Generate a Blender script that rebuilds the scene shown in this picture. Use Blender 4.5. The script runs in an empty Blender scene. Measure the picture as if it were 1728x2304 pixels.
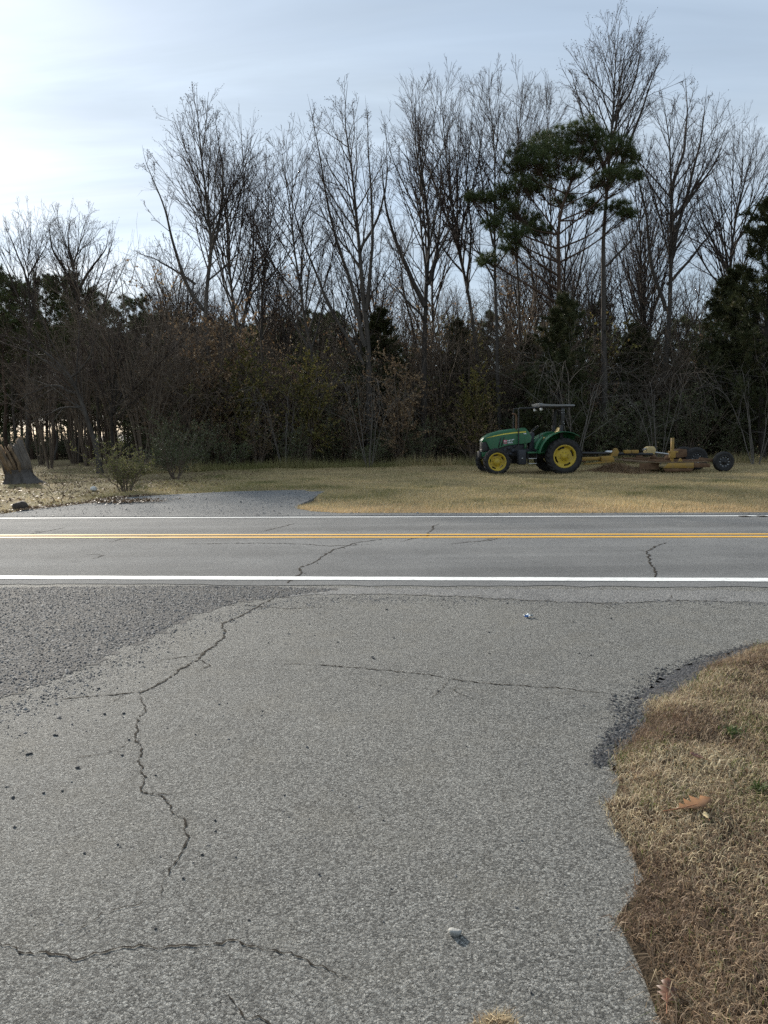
import bpy, bmesh, math, random
import numpy as np
from mathutils import Matrix, Vector

# ------------------------------------------------------------------ camera, sky, sun, exposure
S = bpy.context.scene
COL = S.collection
H_CAM = 1.55
F_PX, PW, PH = 1700.0, 1728, 2304
PITCH = math.radians(5.68)
ROLL = -0.0117
SUN_AZ = math.radians(-33.0)          # left of straight ahead (+Y)
SUN_EL = math.radians(21.0)

cam_d = bpy.data.cameras.new('camera')
cam = bpy.data.objects.new('camera', cam_d)
COL.objects.link(cam)
cam_d.sensor_fit = 'VERTICAL'
cam_d.sensor_height = 36.0
cam_d.sensor_width = 27.0
cam_d.lens = 36.0 * F_PX / PH
cam_d.clip_start = 0.05
cam_d.clip_end = 3000
CAM_R = (Matrix.Rotation(math.pi / 2 - PITCH, 4, 'X') @ Matrix.Rotation(ROLL, 4, 'Z'))
cam.matrix_world = Matrix.Translation((0, 0, H_CAM)) @ CAM_R
S.camera = cam

W = bpy.data.worlds.new('World')
S.world = W
W.use_nodes = True


def build_world():
    nt = W.node_tree
    N, L = nt.nodes, nt.links
    N.clear()
    out = N.new('ShaderNodeOutputWorld')
    bg = N.new('ShaderNodeBackground')
    bg.inputs['Strength'].default_value = 0.1
    L.new(bg.outputs[0], out.inputs[0])
    sky = N.new('ShaderNodeTexSky')
    sky.sky_type = 'NISHITA'
    sky.sun_disc = False
    sky.sun_elevation = SUN_EL
    sky.sun_rotation = SUN_AZ
    sky.air_density = 1.0
    sky.dust_density = 0.6
    sky.ozone_density = 1.6
    tc = N.new('ShaderNodeTexCoord')

    def math_(op, a, b=None, c=None, clamp=False):
        n = N.new('ShaderNodeMath')
        n.operation = op
        n.use_clamp = clamp
        for i, v in enumerate((a, b, c)):
            if v is None:
                continue
            if isinstance(v, (int, float)):
                n.inputs[i].default_value = v
            else:
                L.new(v, n.inputs[i])
        return n.outputs[0]

    sep = N.new('ShaderNodeSeparateXYZ')
    L.new(tc.outputs['Generated'], sep.inputs[0])
    # thin veil of cirrus on a plane high above: direction divided by its height
    zc = math_('MAXIMUM', sep.outputs['Z'], 0.0)
    zz = math_('ADD', zc, 0.22)
    comb = N.new('ShaderNodeCombineXYZ')
    L.new(math_('DIVIDE', sep.outputs['X'], zz), comb.inputs[0])
    L.new(math_('DIVIDE', sep.outputs['Y'], zz), comb.inputs[1])
    mp = N.new('ShaderNodeMapping')
    mp.inputs['Rotation'].default_value = (0, 0, math.radians(-28))
    mp.inputs['Scale'].default_value = (0.55, 2.2, 1.0)
    mp.inputs['Location'].default_value = (0.35, 0.62, 0)
    L.new(comb.outputs[0], mp.inputs[0])
    nz = N.new('ShaderNodeTexNoise')
    nz.inputs['Scale'].default_value = 1.3
    nz.inputs['Detail'].default_value = 5
    nz.inputs['Roughness'].default_value = 0.5
    nz.inputs['Distortion'].default_value = 0.35
    L.new(mp.outputs[0], nz.inputs['Vector'])
    mr = N.new('ShaderNodeMapRange')
    mr.inputs['From Min'].default_value = 0.33
    mr.inputs['From Max'].default_value = 0.68
    mr.inputs['To Min'].default_value = 0.66
    mr.inputs['To Max'].default_value = 0.95
    mr.interpolation_type = 'SMOOTHSTEP'
    L.new(nz.outputs[0], mr.inputs['Value'])
    # forward scattering of sunlight in the veil
    dot = N.new('ShaderNodeVectorMath')
    dot.operation = 'DOT_PRODUCT'
    L.new(tc.outputs['Generated'], dot.inputs[0])
    dot.inputs[1].default_value = (math.sin(SUN_AZ) * math.cos(SUN_EL), math.cos(SUN_AZ) * math.cos(SUN_EL), math.sin(SUN_EL))
    d0 = math_('MAXIMUM', dot.outputs['Value'], 0.0)
    g1 = math_('MULTIPLY', math_('POWER', d0, 9.0), 2.1)
    g2 = math_('MULTIPLY', math_('POWER', d0, 80.0), 0.8)
    nz2 = N.new('ShaderNodeTexNoise')
    nz2.inputs['Scale'].default_value = 0.9
    nz2.inputs['Detail'].default_value = 6
    nz2.inputs['Roughness'].default_value = 0.55
    nz2.inputs['Distortion'].default_value = 0.6
    mp2 = N.new('ShaderNodeMapping')
    mp2.inputs['Rotation'].default_value = (0, 0, math.radians(38))
    mp2.inputs['Scale'].default_value = (0.7, 3.4, 1.0)
    L.new(comb.outputs[0], mp2.inputs[0])
    L.new(mp2.outputs[0], nz2.inputs['Vector'])
    mr2 = N.new('ShaderNodeMapRange')
    mr2.inputs['From Min'].default_value = 0.32
    mr2.inputs['From Max'].default_value = 0.66
    mr2.inputs['To Min'].default_value = 0.80
    mr2.inputs['To Max'].default_value = 1.10
    mr2.interpolation_type = 'SMOOTHSTEP'
    L.new(nz2.outputs[0], mr2.inputs['Value'])
    bright = math_('MULTIPLY', math_('ADD', math_('ADD', g1, g2), 5.0), mr2.outputs[0])
    cl = N.new('ShaderNodeMix')
    cl.data_type = 'RGBA'
    cl.blend_type = 'MULTIPLY'
    cl.inputs[0].default_value = 1.0
    cl.inputs[6].default_value = (0.81, 0.955, 1.11, 1)
    L.new(bright, cl.inputs[7])
    mix = N.new('ShaderNodeMix')
    mix.data_type = 'RGBA'
    L.new(mr.outputs[0], mix.inputs[0])
    L.new(sky.outputs[0], mix.inputs[6])
    L.new(cl.outputs[2], mix.inputs[7])
    L.new(mix.outputs[2], bg.inputs['Color'])


build_world()

sun_d = bpy.data.lights.new('sun', 'SUN')
sun_d.energy = 5.0
sun_d.angle = math.radians(2.0)
sun_d.color = (1.0, 0.93, 0.82)
sun = bpy.data.objects.new('sun', sun_d)
COL.objects.link(sun)
sdir = Vector((math.sin(SUN_AZ) * math.cos(SUN_EL), math.cos(SUN_AZ) * math.cos(SUN_EL), math.sin(SUN_EL)))
sun.rotation_euler = (-sdir).to_track_quat('-Z', 'Y').to_euler()
sun.location = sdir * 100

S.view_settings.view_transform = 'Standard'
S.view_settings.look = 'None'
S.view_settings.exposure = 0.6
S.view_settings.gamma = 1.0
S.view_settings.use_curve_mapping = False
S.render.engine = 'CYCLES'
S.cycles.max_bounces = 4
S.cycles.diffuse_bounces = 2
S.cycles.transparent_max_bounces = 6
S.cycles.sample_clamp_indirect = 3.0
S.cycles.use_denoising = False          # keep the grain of stone, straw and twigs

# ------------------------------------------------------------------ geometry of the place
rs = np.random.default_rng(11)
random.seed(5)
TH = math.radians(4.6)                                    # the road comes closer to the right
RU = np.array([math.cos(TH), -math.sin(TH)])
RN = np.array([math.sin(TH), math.cos(TH)])


def smooth(t):
    t = np.clip(t, 0, 1)
    return t * t * (3 - 2 * t)


def hgt(x, y):
    """height of the land: flat to the far road edge, then a gentle rise to the wood"""
    v = np.asarray(x) * RN[0] + np.asarray(y) * RN[1]
    return 0.15 * smooth((v - 15.0) / 8.0)


def ray(px, py):
    d = CAM_R.to_3x3() @ Vector(((px - PW / 2) / F_PX, -(py - PH / 2) / F_PX, -1.0))
    return np.array(d)


def at(px, py, Y):
    d = ray(px, py)
    return np.array([0, 0, H_CAM]) + d * (Y / d[1])


def gp(px, py, dz=0.0):
    d = ray(px, py)
    z = 0.0
    p = None
    for _ in range(25):
        t = (z - H_CAM) / d[2]
        p = np.array([0, 0, H_CAM]) + d * t
        z = float(hgt(p[0], p[1]))
    return np.array([p[0], p[1], z + dz])


# ------------------------------------------------------------------ mesh helpers
def mesh_np(name, V, F, attrs=None, smooth_shade=False, mat_index=None):
    """V (n,3); F list of (m,3)/(m,4) int arrays; attrs {name: per-vertex float}"""
    me = bpy.data.meshes.new(name)
    V = np.asarray(V, dtype=np.float32)
    F = [np.asarray(f, dtype=np.int32) for f in F if len(f)]
    me.vertices.add(len(V))
    me.vertices.foreach_set('co', V.ravel())
    tot = np.concatenate([np.full(len(f), f.shape[1], np.int32) for f in F])
    loops = np.concatenate([f.ravel() for f in F])
    start = np.concatenate([[0], np.cumsum(tot)[:-1]]).astype(np.int32)
    me.loops.add(len(loops))
    me.loops.foreach_set('vertex_index', loops)
    me.polygons.add(len(tot))
    me.polygons.foreach_set('loop_start', start)
    me.polygons.foreach_set('loop_total', tot)
    if mat_index is not None:
        me.polygons.foreach_set('material_index', np.asarray(mat_index, np.int32))
    me.update(calc_edges=True)
    if smooth_shade:
        me.polygons.foreach_set('use_smooth', np.ones(len(tot), bool))
    if attrs:
        for k, a in attrs.items():
            at_ = me.attributes.new(k, 'FLOAT', 'POINT')
            at_.data.foreach_set('value', np.asarray(a, np.float32))
    return me


def link(name, me, mat=None, parent=None, loc=None):
    o = bpy.data.objects.new(name, me)
    COL.objects.link(o)
    if mat is not None and me is not None and len(me.materials) == 0:
        for m in (mat if isinstance(mat, (list, tuple)) else [mat]):
            me.materials.append(m)
    if parent is not None:
        o.parent = parent
    if loc is not None:
        o.location = loc
    return o


def tag(o, label=None, cat=None, group=None, kind=None):
    if label:
        o['label'] = label
    if cat:
        o['category'] = cat
    if group:
        o['group'] = group
    if kind:
        o['kind'] = kind
    return o


def empty(name, loc=(0, 0, 0), rz=0.0, parent=None):
    o = bpy.data.objects.new(name, None)
    COL.objects.link(o)
    o.location = loc
    o.rotation_euler = (0, 0, rz)
    if parent is not None:
        o.parent = parent
    return o


def copy_tree(o, parent=None):
    c = o.copy()
    COL.objects.link(c)
    c.parent = parent
    for ch in list(o.children):
        copy_tree(ch, c)
    return c


class MB:
    """collects pieces of one part"""

    def __init__(self):
        self.V, self.F, self.n = [], {3: [], 4: []}, 0

    def add(self, V, *Fs):
        V = np.asarray(V, float)
        for f in Fs:
            f = np.asarray(f, int)
            if len(f):
                self.F[f.shape[1]].append(f + self.n)
        self.V.append(V)
        self.n += len(V)
        return self

    def box(self, x0, x1, y0, y1, z0, z1, R=None, c=None):
        V = np.array([[x, y, z] for x in (x0, x1) for y in (y0, y1) for z in (z0, z1)], float)
        if R is not None:
            c = np.array(c if c is not None else V.mean(0))
            V = (V - c) @ np.array(R).T + c
        return self.add(V, [[0, 1, 3, 2], [4, 6, 7, 5], [0, 4, 5, 1], [2, 3, 7, 6], [0, 2, 6, 4], [1, 5, 7, 3]])

    def prism(self, poly, y0, y1):
        """polygon in XZ pulled along Y"""
        n = len(poly)
        V = [[x, y0, z] for x, z in poly] + [[x, y1, z] for x, z in poly]
        q = [[i, (i + 1) % n, (i + 1) % n + n, i + n] for i in range(n)]
        self.add(V, q)
        c = np.mean(poly, 0)
        # fan caps
        Vc = [[c[0], y0, c[1]], [c[0], y1, c[1]]]
        Vall = V + Vc
        t = [[i, 2 * n, (i + 1) % n] for i in range(n)] + [[i + n, (i + 1) % n + n, 2 * n + 1] for i in range(n)]
        self.add(Vall, t)
        return self

    def tube(self, pts, r, sides=8, cap=True):
        P = np.asarray(pts, float)
        R = np.full(len(P), r, float) if np.isscalar(r) else np.asarray(r, float)
        V, F = tubes(P[None], R[None], sides)
        self.add(V, F)
        if cap:
            K = len(P)
            for k, base in ((0, 0), (K - 1, (K - 1) * sides)):
                self.add(np.vstack([V[base:base + sides], P[k]]), [[i, (i + 1) % sides, sides] for i in range(sides)])
        return self

    def lathe(self, prof, n=32, c=(0, 0, 0), skip=None):
        """profile [(radius, y)] spun about the Y axis through c"""
        a = np.arange(n) * 2 * math.pi / n
        V = []
        for r, y in prof:
            V.append(np.stack([np.cos(a) * r, np.full(n, y), np.sin(a) * r], 1))
        V = np.concatenate(V) + np.array(c)
        F = []
        for k in range(len(prof) - 1):
            for i in range(n):
                if skip and skip(k, a[i] + math.pi / n):
                    continue
                j = (i + 1) % n
                F.append([k * n + i, k * n + j, (k + 1) * n + j, (k + 1) * n + i])
        return self.add(V, F)

    def mesh(self, name, smooth_shade=False):
        return mesh_np(name, np.concatenate(self.V), [np.concatenate(self.F[k]) for k in (3, 4) if self.F[k]], smooth_shade=smooth_shade)

    def build(self, name, mat, parent=None, bevel=0.0, smooth_shade=False, loc=None):
        o = link(name, self.mesh(name, smooth_shade), mat, parent, loc)
        if bevel:
            w = o.modifiers.new('edge', 'WELD')
            w.merge_threshold = 0.0005
            b = o.modifiers.new('round', 'BEVEL')
            b.width = bevel
            b.segments = 2
            b.limit_method = 'ANGLE'
        return o


def tubes(P, R, sides, closed=True):
    """many tapered tubes at once. P (N,K,3), R (N,K) -> V, quads"""
    N, K, _ = P.shape
    T = np.empty_like(P)
    T[:, 1:-1] = P[:, 2:] - P[:, :-2]
    T[:, 0] = P[:, 1] - P[:, 0]
    T[:, -1] = P[:, -1] - P[:, -2]
    T /= np.linalg.norm(T, axis=2, keepdims=True) + 1e-9
    m = P[:, -1] - P[:, 0]
    ref = np.where((np.abs(m[:, 2]) < 0.7 * np.linalg.norm(m, axis=1))[:, None], np.array([[0, 0, 1.0]]), np.array([[1.0, 0.13, 0]]))
    U = np.cross(T, ref[:, None, :])
    U /= np.linalg.norm(U, axis=2, keepdims=True) + 1e-9
    Vv = np.cross(T, U)
    a = np.arange(sides) * 2 * math.pi / sides
    ring = (U[:, :, None, :] * np.cos(a)[None, None, :, None] + Vv[:, :, None, :] * np.sin(a)[None, None, :, None])
    V = P[:, :, None, :] + ring * R[:, :, None, None]
    V = V.reshape(-1, 3)
    base = (np.arange(N) * K * sides)[:, None, None] + (np.arange(K - 1) * sides)[None, :, None]
    i = np.arange(sides)[None, None, :]
    j = (np.arange(sides) + 1) % sides
    j = j[None, None, :]
    F = np.stack([base + i, base + j, base + sides + j, base + sides + i], -1).reshape(-1, 4)
    return V, F


def resample(pts, K, smooth_it=True):
    P = np.asarray(pts, float)
    if smooth_it and len(P) > 2:
        # Catmull-Rom
        Q = np.vstack([2 * P[0] - P[1], P, 2 * P[-1] - P[-2]])
        out = []
        for i in range(1, len(Q) - 2):
            for t in np.linspace(0, 1, 10, endpoint=False):
                p0, p1, p2, p3 = Q[i - 1], Q[i], Q[i + 1], Q[i + 2]
                out.append(0.5 * (2 * p1 + (p2 - p0) * t + (2 * p0 - 5 * p1 + 4 * p2 - p3) * t * t + (3 * p1 - p0 - 3 * p2 + p3) * t ** 3))
        out.append(P[-1])
        P = np.array(out)
    s = np.concatenate([[0], np.cumsum(np.linalg.norm(np.diff(P, axis=0), axis=1))])
    u = np.linspace(0, s[-1], K)
    return np.stack([np.interp(u, s, P[:, k]) for k in range(P.shape[1])], 1)


def in_poly(x, y, poly):
    poly = np.asarray(poly)
    inside = np.zeros(len(x), bool)
    j = len(poly) - 1
    for i in range(len(poly)):
        xi, yi = poly[i][:2]
        xj, yj = poly[j][:2]
        c = ((yi > y) != (yj > y)) & (x < (xj - xi) * (y - yi) / (yj - yi + 1e-12) + xi)
        inside ^= c
        j = i
    return inside


def vnoise(x, y, seed=0):
    """cheap smooth value noise"""
    r = np.random.default_rng(seed).random((64, 64))
    xi, yi = np.floor(x).astype(int), np.floor(y).astype(int)
    fx, fy = smooth(x - xi), smooth(y - yi)
    g = lambda a, b: r[a % 64, b % 64]
    return (g(xi, yi) * (1 - fx) + g(xi + 1, yi) * fx) * (1 - fy) + (g(xi, yi + 1) * (1 - fx) + g(xi + 1, yi + 1) * fx) * fy


# ------------------------------------------------------------------ materials
class NT:
    def __init__(self, name):
        self.m = bpy.data.materials.new(name)
        self.m.use_nodes = True
        self.t = self.m.node_tree
        self.b = self.t.nodes['Principled BSDF']
        self.out = self.t.nodes['Material Output']
        self.tc = self.n('ShaderNodeTexCoord')

    def n(self, kind, **kw):
        x = self.t.nodes.new(kind)
        for k, v in kw.items():
            setattr(x, k, v)
        return x

    def l(self, a, b):
        self.t.links.new(a, b)

    def noise(self, scale, detail=4, rough=0.55, vec=None, dist=0.0):
        x = self.n('ShaderNodeTexNoise')
        x.inputs['Scale'].default_value = scale
        x.inputs['Detail'].default_value = detail
        x.inputs['Roughness'].default_value = rough
        x.inputs['Distortion'].default_value = dist
        self.l(vec or self.tc.outputs['Object'], x.inputs['Vector'])
        return x.outputs[0]

    def ramp(self, fac, stops):
        x = self.n('ShaderNodeValToRGB')
        e = x.color_ramp.elements
        e[0].position, e[0].color = stops[0][0], (*stops[0][1], 1)
        e[1].position, e[1].color = stops[-1][0], (*stops[-1][1], 1)
        for p, c in stops[1:-1]:
            k = e.new(p)
            k.color = (*c, 1)
        self.l(fac, x.inputs[0])
        return x.outputs[0]

    def mixc(self, fac, a, b, mode='MIX'):
        x = self.n('ShaderNodeMix')
        x.data_type = 'RGBA'
        x.blend_type = mode
        for i, v in ((0, fac), (6, a), (7, b)):
            if isinstance(v, (int, float)):
                x.inputs[i].default_value = v
            elif isinstance(v, tuple):
                x.inputs[i].default_value = (*v, 1)
            else:
                self.l(v, x.inputs[i])
        return x.outputs[2]

    def bump(self, h, dist, strength=1.0, normal=None):
        x = self.n('ShaderNodeBump')
        x.inputs['Distance'].default_value = dist
        x.inputs['Strength'].default_value = strength
        self.l(h, x.inputs['Height'])
        if normal is not None:
            self.l(normal, x.inputs['Normal'])
        return x.outputs[0]

    def mapr(self, v, a, b, c, d):
        x = self.n('ShaderNodeMapRange')
        for i, q in enumerate((a, b, c, d)):
            x.inputs[i + 1].default_value = q
        self.l(v, x.inputs[0])
        return x.outputs[0]

    def fin(self, color=None, rough=None, normal=None, spec=None, metal=None):
        for key, v in (('Base Color', color), ('Roughness', rough), ('Normal', normal), ('Specular IOR Level', spec), ('Metallic', metal)):
            if v is None:
                continue
            if isinstance(v, (int, float)):
                self.b.inputs[key].default_value = v
            elif isinstance(v, tuple):
                self.b.inputs[key].default_value = (*v, 1)
            else:
                self.l(v, self.b.inputs[key])
        return self.m

    def attr(self, name):
        x = self.n('ShaderNodeAttribute')
        x.attribute_name = name
        return x.outputs['Fac']


def simple(name, c1, c2=None, scale=6.0, rough=0.6, bump=0.0, spec=0.4, metal=0.0, bscale=None):
    m = NT(name)
    c2 = c2 or tuple(v * 0.8 for v in c1)
    f = m.noise(scale, 5, 0.6)
    col = m.ramp(f, [(0.3, c1), (0.7, c2)])
    nrm = m.bump(m.noise(bscale or scale * 4, 4), bump) if bump else None
    return m.fin(col, rough, nrm, spec, metal)


def asphalt(name, lo, hi, cell, dist, rough=0.78, warm=None, stain=(0.55, 0.75), tint=None, track=False, spec=0.3):
    """worn chip-seal: stones standing proud of a dark binder"""
    m = NT(name)
    v = m.n('ShaderNodeTexVoronoi')
    v.inputs['Scale'].default_value = cell
    v.inputs['Randomness'].default_value = 1.0
    jit = m.n('ShaderNodeTexNoise')
    jit.inputs['Scale'].default_value = cell * 0.8
    jit.inputs['Detail'].default_value = 2
    m.l(m.tc.outputs['Object'], jit.inputs['Vector'])
    jv = m.n('ShaderNodeVectorMath', operation='MULTIPLY_ADD')
    m.l(jit.outputs['Color'], jv.inputs[0])
    jv.inputs[1].default_value = (1.6 / cell,) * 3
    m.l(m.tc.outputs['Object'], jv.inputs[2])
    m.l(jv.outputs[0], v.inputs['Vector'])
    sep = m.n('ShaderNodeSeparateColor')
    m.l(v.outputs['Color'], sep.inputs[0])
    col = m.ramp(sep.outputs[0], [(0.0, lo), (0.55, tuple((a + b) / 2 for a, b in zip(lo, hi))), (1.0, hi)])
    # dark binder between the stones
    gap = m.mapr(v.outputs['Distance'], 0.42, 0.78, 0.0, 0.55)
    col = m.mixc(gap, col, tuple(x * 0.42 for x in lo))
    # patches
    big = m.noise(0.9, 6, 0.6)
    col = m.mixc(m.mapr(big, 0.35, 0.72, 0.0, 0.22), col, tint or tuple(x * 1.1 for x in hi))
    mid = m.noise(4.5, 5, 0.65)
    col = m.mixc(m.mapr(mid, stain[0], stain[1], 0.0, 0.28), col, tuple(x * 0.55 for x in lo))
    macro = m.noise(0.45, 4, 0.5)
    col = m.mixc(m.mapr(macro, 0.38, 0.66, 0.55, 0.0), col, m.mixc(1.0, col, (0.80, 0.81, 0.83), 'MULTIPLY'))
    if track:
        mp = m.n('ShaderNodeMapping')
        mp.inputs['Rotation'].default_value = (0, 0, TH)
        mp.inputs['Scale'].default_value = (0.03, 1.0, 1.0)
        m.l(m.tc.outputs['Object'], mp.inputs[0])
        tr = m.noise(1.1, 4, 0.55, mp.outputs[0])
        col = m.mixc(m.mapr(tr, 0.42, 0.62, 0.0, 0.65), col, m.mixc(1.0, col, (0.66, 0.66, 0.66), 'MULTIPLY'))
        pt = m.noise(0.6, 6, 0.7)
        col = m.mixc(m.mapr(pt, 0.52, 0.70, 0.0, 0.5), col, m.mixc(1.0, col, (1.28, 1.27, 1.25), 'MULTIPLY'))
    if warm:
        w = m.noise(2.3, 5, 0.6)
        col = m.mixc(m.mapr(w, 0.50, 0.75, 0.0, 0.35), col, warm)
    inv = m.n('ShaderNodeMath', operation='SUBTRACT')
    inv.inputs[0].default_value = 1.0
    m.l(v.outputs['Distance'], inv.inputs[1])
    add = m.n('ShaderNodeMath', operation='MULTIPLY_ADD')
    m.l(sep.outputs[1], add.inputs[0])
    add.inputs[1].default_value = 0.6
    m.l(inv.outputs[0], add.inputs[2])
    n1 = m.bump(add.outputs[0], dist, 1.0)
    n2 = m.bump(m.noise(cell * 3.2, 3), dist * 0.35, 1.0, n1)
    return m.fin(col, rough, n2, spec)


def leafy(name, stops, attr='rnd', trans=0.35, rough=0.6, objvar=0.0):
    """thin leaf or blade: diffuse plus light through it, colour by piece"""
    m = NT(name)
    col = m.ramp(m.attr(attr), stops)
    if objvar:
        oi = m.n('ShaderNodeObjectInfo')
        hs = m.n('ShaderNodeHueSaturation')
        m.l(m.mapr(oi.outputs['Random'], 0, 1, 1 - objvar, 1 + objvar), hs.inputs['Value'])
        m.l(col, hs.inputs['Color'])
        col = hs.outputs[0]
    m.fin(col, rough, None, 0.25)
    tr = m.n('ShaderNodeBsdfTranslucent')
    m.l(col, tr.inputs[0])
    mx = m.n('ShaderNodeMixShader')
    mx.inputs[0].default_value = trans
    m.l(m.b.outputs[0], mx.inputs[1])
    m.l(tr.outputs[0], mx.inputs[2])
    m.l(mx.outputs[0], m.out.inputs[0])
    return m.m


def bark(name, c1, c2, scale=3.0):
    m = NT(name)
    mp = m.n('ShaderNodeMapping')
    mp.inputs['Scale'].default_value = (1, 1, 0.25)
    m.l(m.tc.outputs['Object'], mp.inputs[0])
    f = m.noise(scale * 3, 6, 0.65, mp.outputs[0])
    f2 = m.noise(0.7, 3, 0.5)
    col = m.ramp(f, [(0.3, c1), (0.7, c2)])
    col = m.mixc(m.mapr(f2, 0.4, 0.65, 0, 0.5), col, tuple(x * 1.35 for x in c2))
    return m.fin(col, 0.9, m.bump(m.noise(scale * 8, 5, 0.6, mp.outputs[0]), 0.03), 0.2)


M = {}
M['apron'] = asphalt('driveway_chipseal', (0.10, 0.099, 0.091), (0.56, 0.55, 0.505), 125, 0.017, 0.8, warm=(0.26, 0.24, 0.195), tint=(0.36, 0.35, 0.32))
M['road'] = asphalt('road_asphalt', (0.125, 0.126, 0.125), (0.28, 0.281, 0.276), 150, 0.003, 0.9, track=True, spec=0.15)
M['side_drive'] = asphalt('side_drive_asphalt', (0.14, 0.141, 0.138), (0.30, 0.30, 0.292), 90, 0.006, 0.9, spec=0.15)
M['gravel_bed'] = asphalt('gravel_bed', (0.045, 0.044, 0.043), (0.17, 0.166, 0.16), 100, 0.010, 0.85, warm=(0.19, 0.165, 0.13))
M['gravel'] = None


def stone_mat(name, stops, rough=0.8):
    m = NT(name)
    col = m.ramp(m.attr('rnd'), stops)
    f = m.noise(60, 4)
    col = m.mixc(m.mapr(f, 0.3, 0.7, 0.0, 0.3), col, (0.05, 0.05, 0.05))
    return m.fin(col, rough, m.bump(m.noise(150, 3), 0.002), 0.3)


M['gravel'] = stone_mat('gravel_stone', [(0, (0.05, 0.051, 0.053)), (0.6, (0.125, 0.126, 0.128)), (0.92, (0.23, 0.228, 0.222)), (1, (0.34, 0.32, 0.28))])
M['pebble'] = simple('pebble_stone', (0.05, 0.052, 0.056), (0.11, 0.11, 0.11), 40, 0.8, 0.003)
M['white_stone'] = simple('pale_stone', (0.40, 0.39, 0.36), (0.26, 0.255, 0.235), 40, 0.75, 0.003)
M['white_paint'] = None


def paint(name, c, wear):
    m = NT(name)
    f = m.noise(14, 6, 0.7)
    g = m.noise(120, 3, 0.6)
    s = m.n('ShaderNodeMath', operation='MULTIPLY_ADD')
    m.l(f, s.inputs[0])
    s.inputs[1].default_value = 0.6
    m.l(m.mapr(g, 0, 1, 0, 0.4), s.inputs[2])
    col = m.mixc(m.mapr(s.outputs[0], wear, wear + 0.1, 0.0, 0.75), c, (0.2, 0.2, 0.2))
    return m.fin(col, 0.7, m.bump(g, 0.002), 0.3)


M['white_paint'] = paint('road_paint_white', (0.80, 0.80, 0.77), 0.53)
M['yellow_paint'] = paint('road_paint_yellow', (0.72, 0.40, 0.05), 0.54)
M['crack'] = simple('crack_shadow', (0.018, 0.016, 0.014), (0.055, 0.046, 0.036), 30, 0.95, 0.0, 0.05)  # shade of cracks and rumble grooves, painted as a flat dark colour


def ground_mat():
    m = NT('ground_soil')
    a = m.noise(0.35, 6, 0.6)
    b = m.noise(7, 6, 0.7)
    col = m.ramp(b, [(0.3, (0.14, 0.105, 0.058)), (0.55, (0.28, 0.215, 0.12)), (0.75, (0.40, 0.31, 0.175))])
    col = m.mixc(m.mapr(a, 0.42, 0.62, 0, 0.4), col, (0.15, 0.15, 0.055))
    return m.fin(col, 0.95, m.bump(m.noise(30, 5), 0.03), 0.1)


M['ground'] = ground_mat()
M['soil'] = simple('lawn_soil', (0.04, 0.029, 0.019), (0.10, 0.072, 0.045), 25, 0.95, 0.02, 0.1)
M['straw'] = leafy('dry_grass', [(0, (0.13, 0.08, 0.055)), (0.35, (0.32, 0.225, 0.145)), (0.65, (0.58, 0.475, 0.30)), (0.87, (0.78, 0.68, 0.47)), (0.9, (0.17, 0.18, 0.05)), (1, (0.12, 0.16, 0.035))], trans=0.3)
M['verge'] = leafy('verge_grass', [(0, (0.10, 0.12, 0.036)), (0.3, (0.21, 0.205, 0.075)), (0.5, (0.40, 0.335, 0.165)), (0.75, (0.58, 0.465, 0.25)), (1, (0.68, 0.50, 0.28))], trans=0.3)
M['bark_grey'] = bark('bark_grey', (0.038, 0.032, 0.027), (0.09, 0.08, 0.07))
M['bark_dark'] = bark('bark_dark', (0.022, 0.018, 0.015), (0.052, 0.044, 0.038))
M['bark_pine'] = bark('bark_pine', (0.035, 0.025, 0.019), (0.085, 0.056, 0.04))
M['twig'] = simple('twig_bark', (0.034, 0.023, 0.019), (0.06, 0.043, 0.036), 3, 0.85, 0, 0.2)
M['brush'] = simple('brush_bark', (0.10, 0.076, 0.056), (0.19, 0.15, 0.115), 3, 0.85, 0, 0.2)
M['twig_pale'] = simple('twig_pale', (0.11, 0.096, 0.082), (0.18, 0.16, 0.14), 3, 0.85, 0, 0.2)
M['needle'] = leafy('pine_needle', [(0, (0.04, 0.06, 0.022)), (0.6, (0.08, 0.105, 0.038)), (1, (0.15, 0.165, 0.06))], trans=0.2, objvar=0.15)
M['cedar'] = leafy('cedar_spray', [(0, (0.032, 0.04, 0.017)), (0.6, (0.062, 0.07, 0.028)), (1, (0.12, 0.10, 0.042))], trans=0.2)
M['privet'] = leafy('evergreen_leaf', [(0, (0.06, 0.075, 0.032)), (0.5, (0.115, 0.135, 0.058)), (0.9, (0.17, 0.185, 0.095)), (1, (0.42, 0.43, 0.34))], trans=0.25, rough=0.55, objvar=0.3)
M['brown_leaf'] = leafy('dead_leaf', [(0, (0.12, 0.08, 0.05)), (0.5, (0.24, 0.16, 0.095)), (0.85, (0.36, 0.24, 0.13)), (1, (0.45, 0.35, 0.22))], trans=0.3, objvar=0.25)
M['olive_leaf'] = leafy('olive_vine_leaf', [(0, (0.075, 0.075, 0.025)), (0.5, (0.15, 0.14, 0.04)), (0.85, (0.27, 0.23, 0.065)), (1, (0.36, 0.24, 0.10))], trans=0.35)
M['litter'] = leafy('leaf_litter', [(0, (0.08, 0.05, 0.03)), (0.6, (0.18, 0.125, 0.078)), (0.93, (0.26, 0.19, 0.12)), (1, (0.42, 0.35, 0.26))], trans=0.2)

# ------------------------------------------------------------------ the setting: ground, road, drives
def vcoord(p):
    return p[0] * RN[0] + p[1] * RN[1]


V_NEAR = vcoord(gp(864, 1305))            # near edge line
V_FAR = vcoord(gp(864, 1165))             # far edge line
V_MID = 0.5 * (V_NEAR + V_FAR)
ROAD0, ROAD1 = V_NEAR - 0.32, V_FAR + 0.30
CROWN = 0.06


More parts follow.
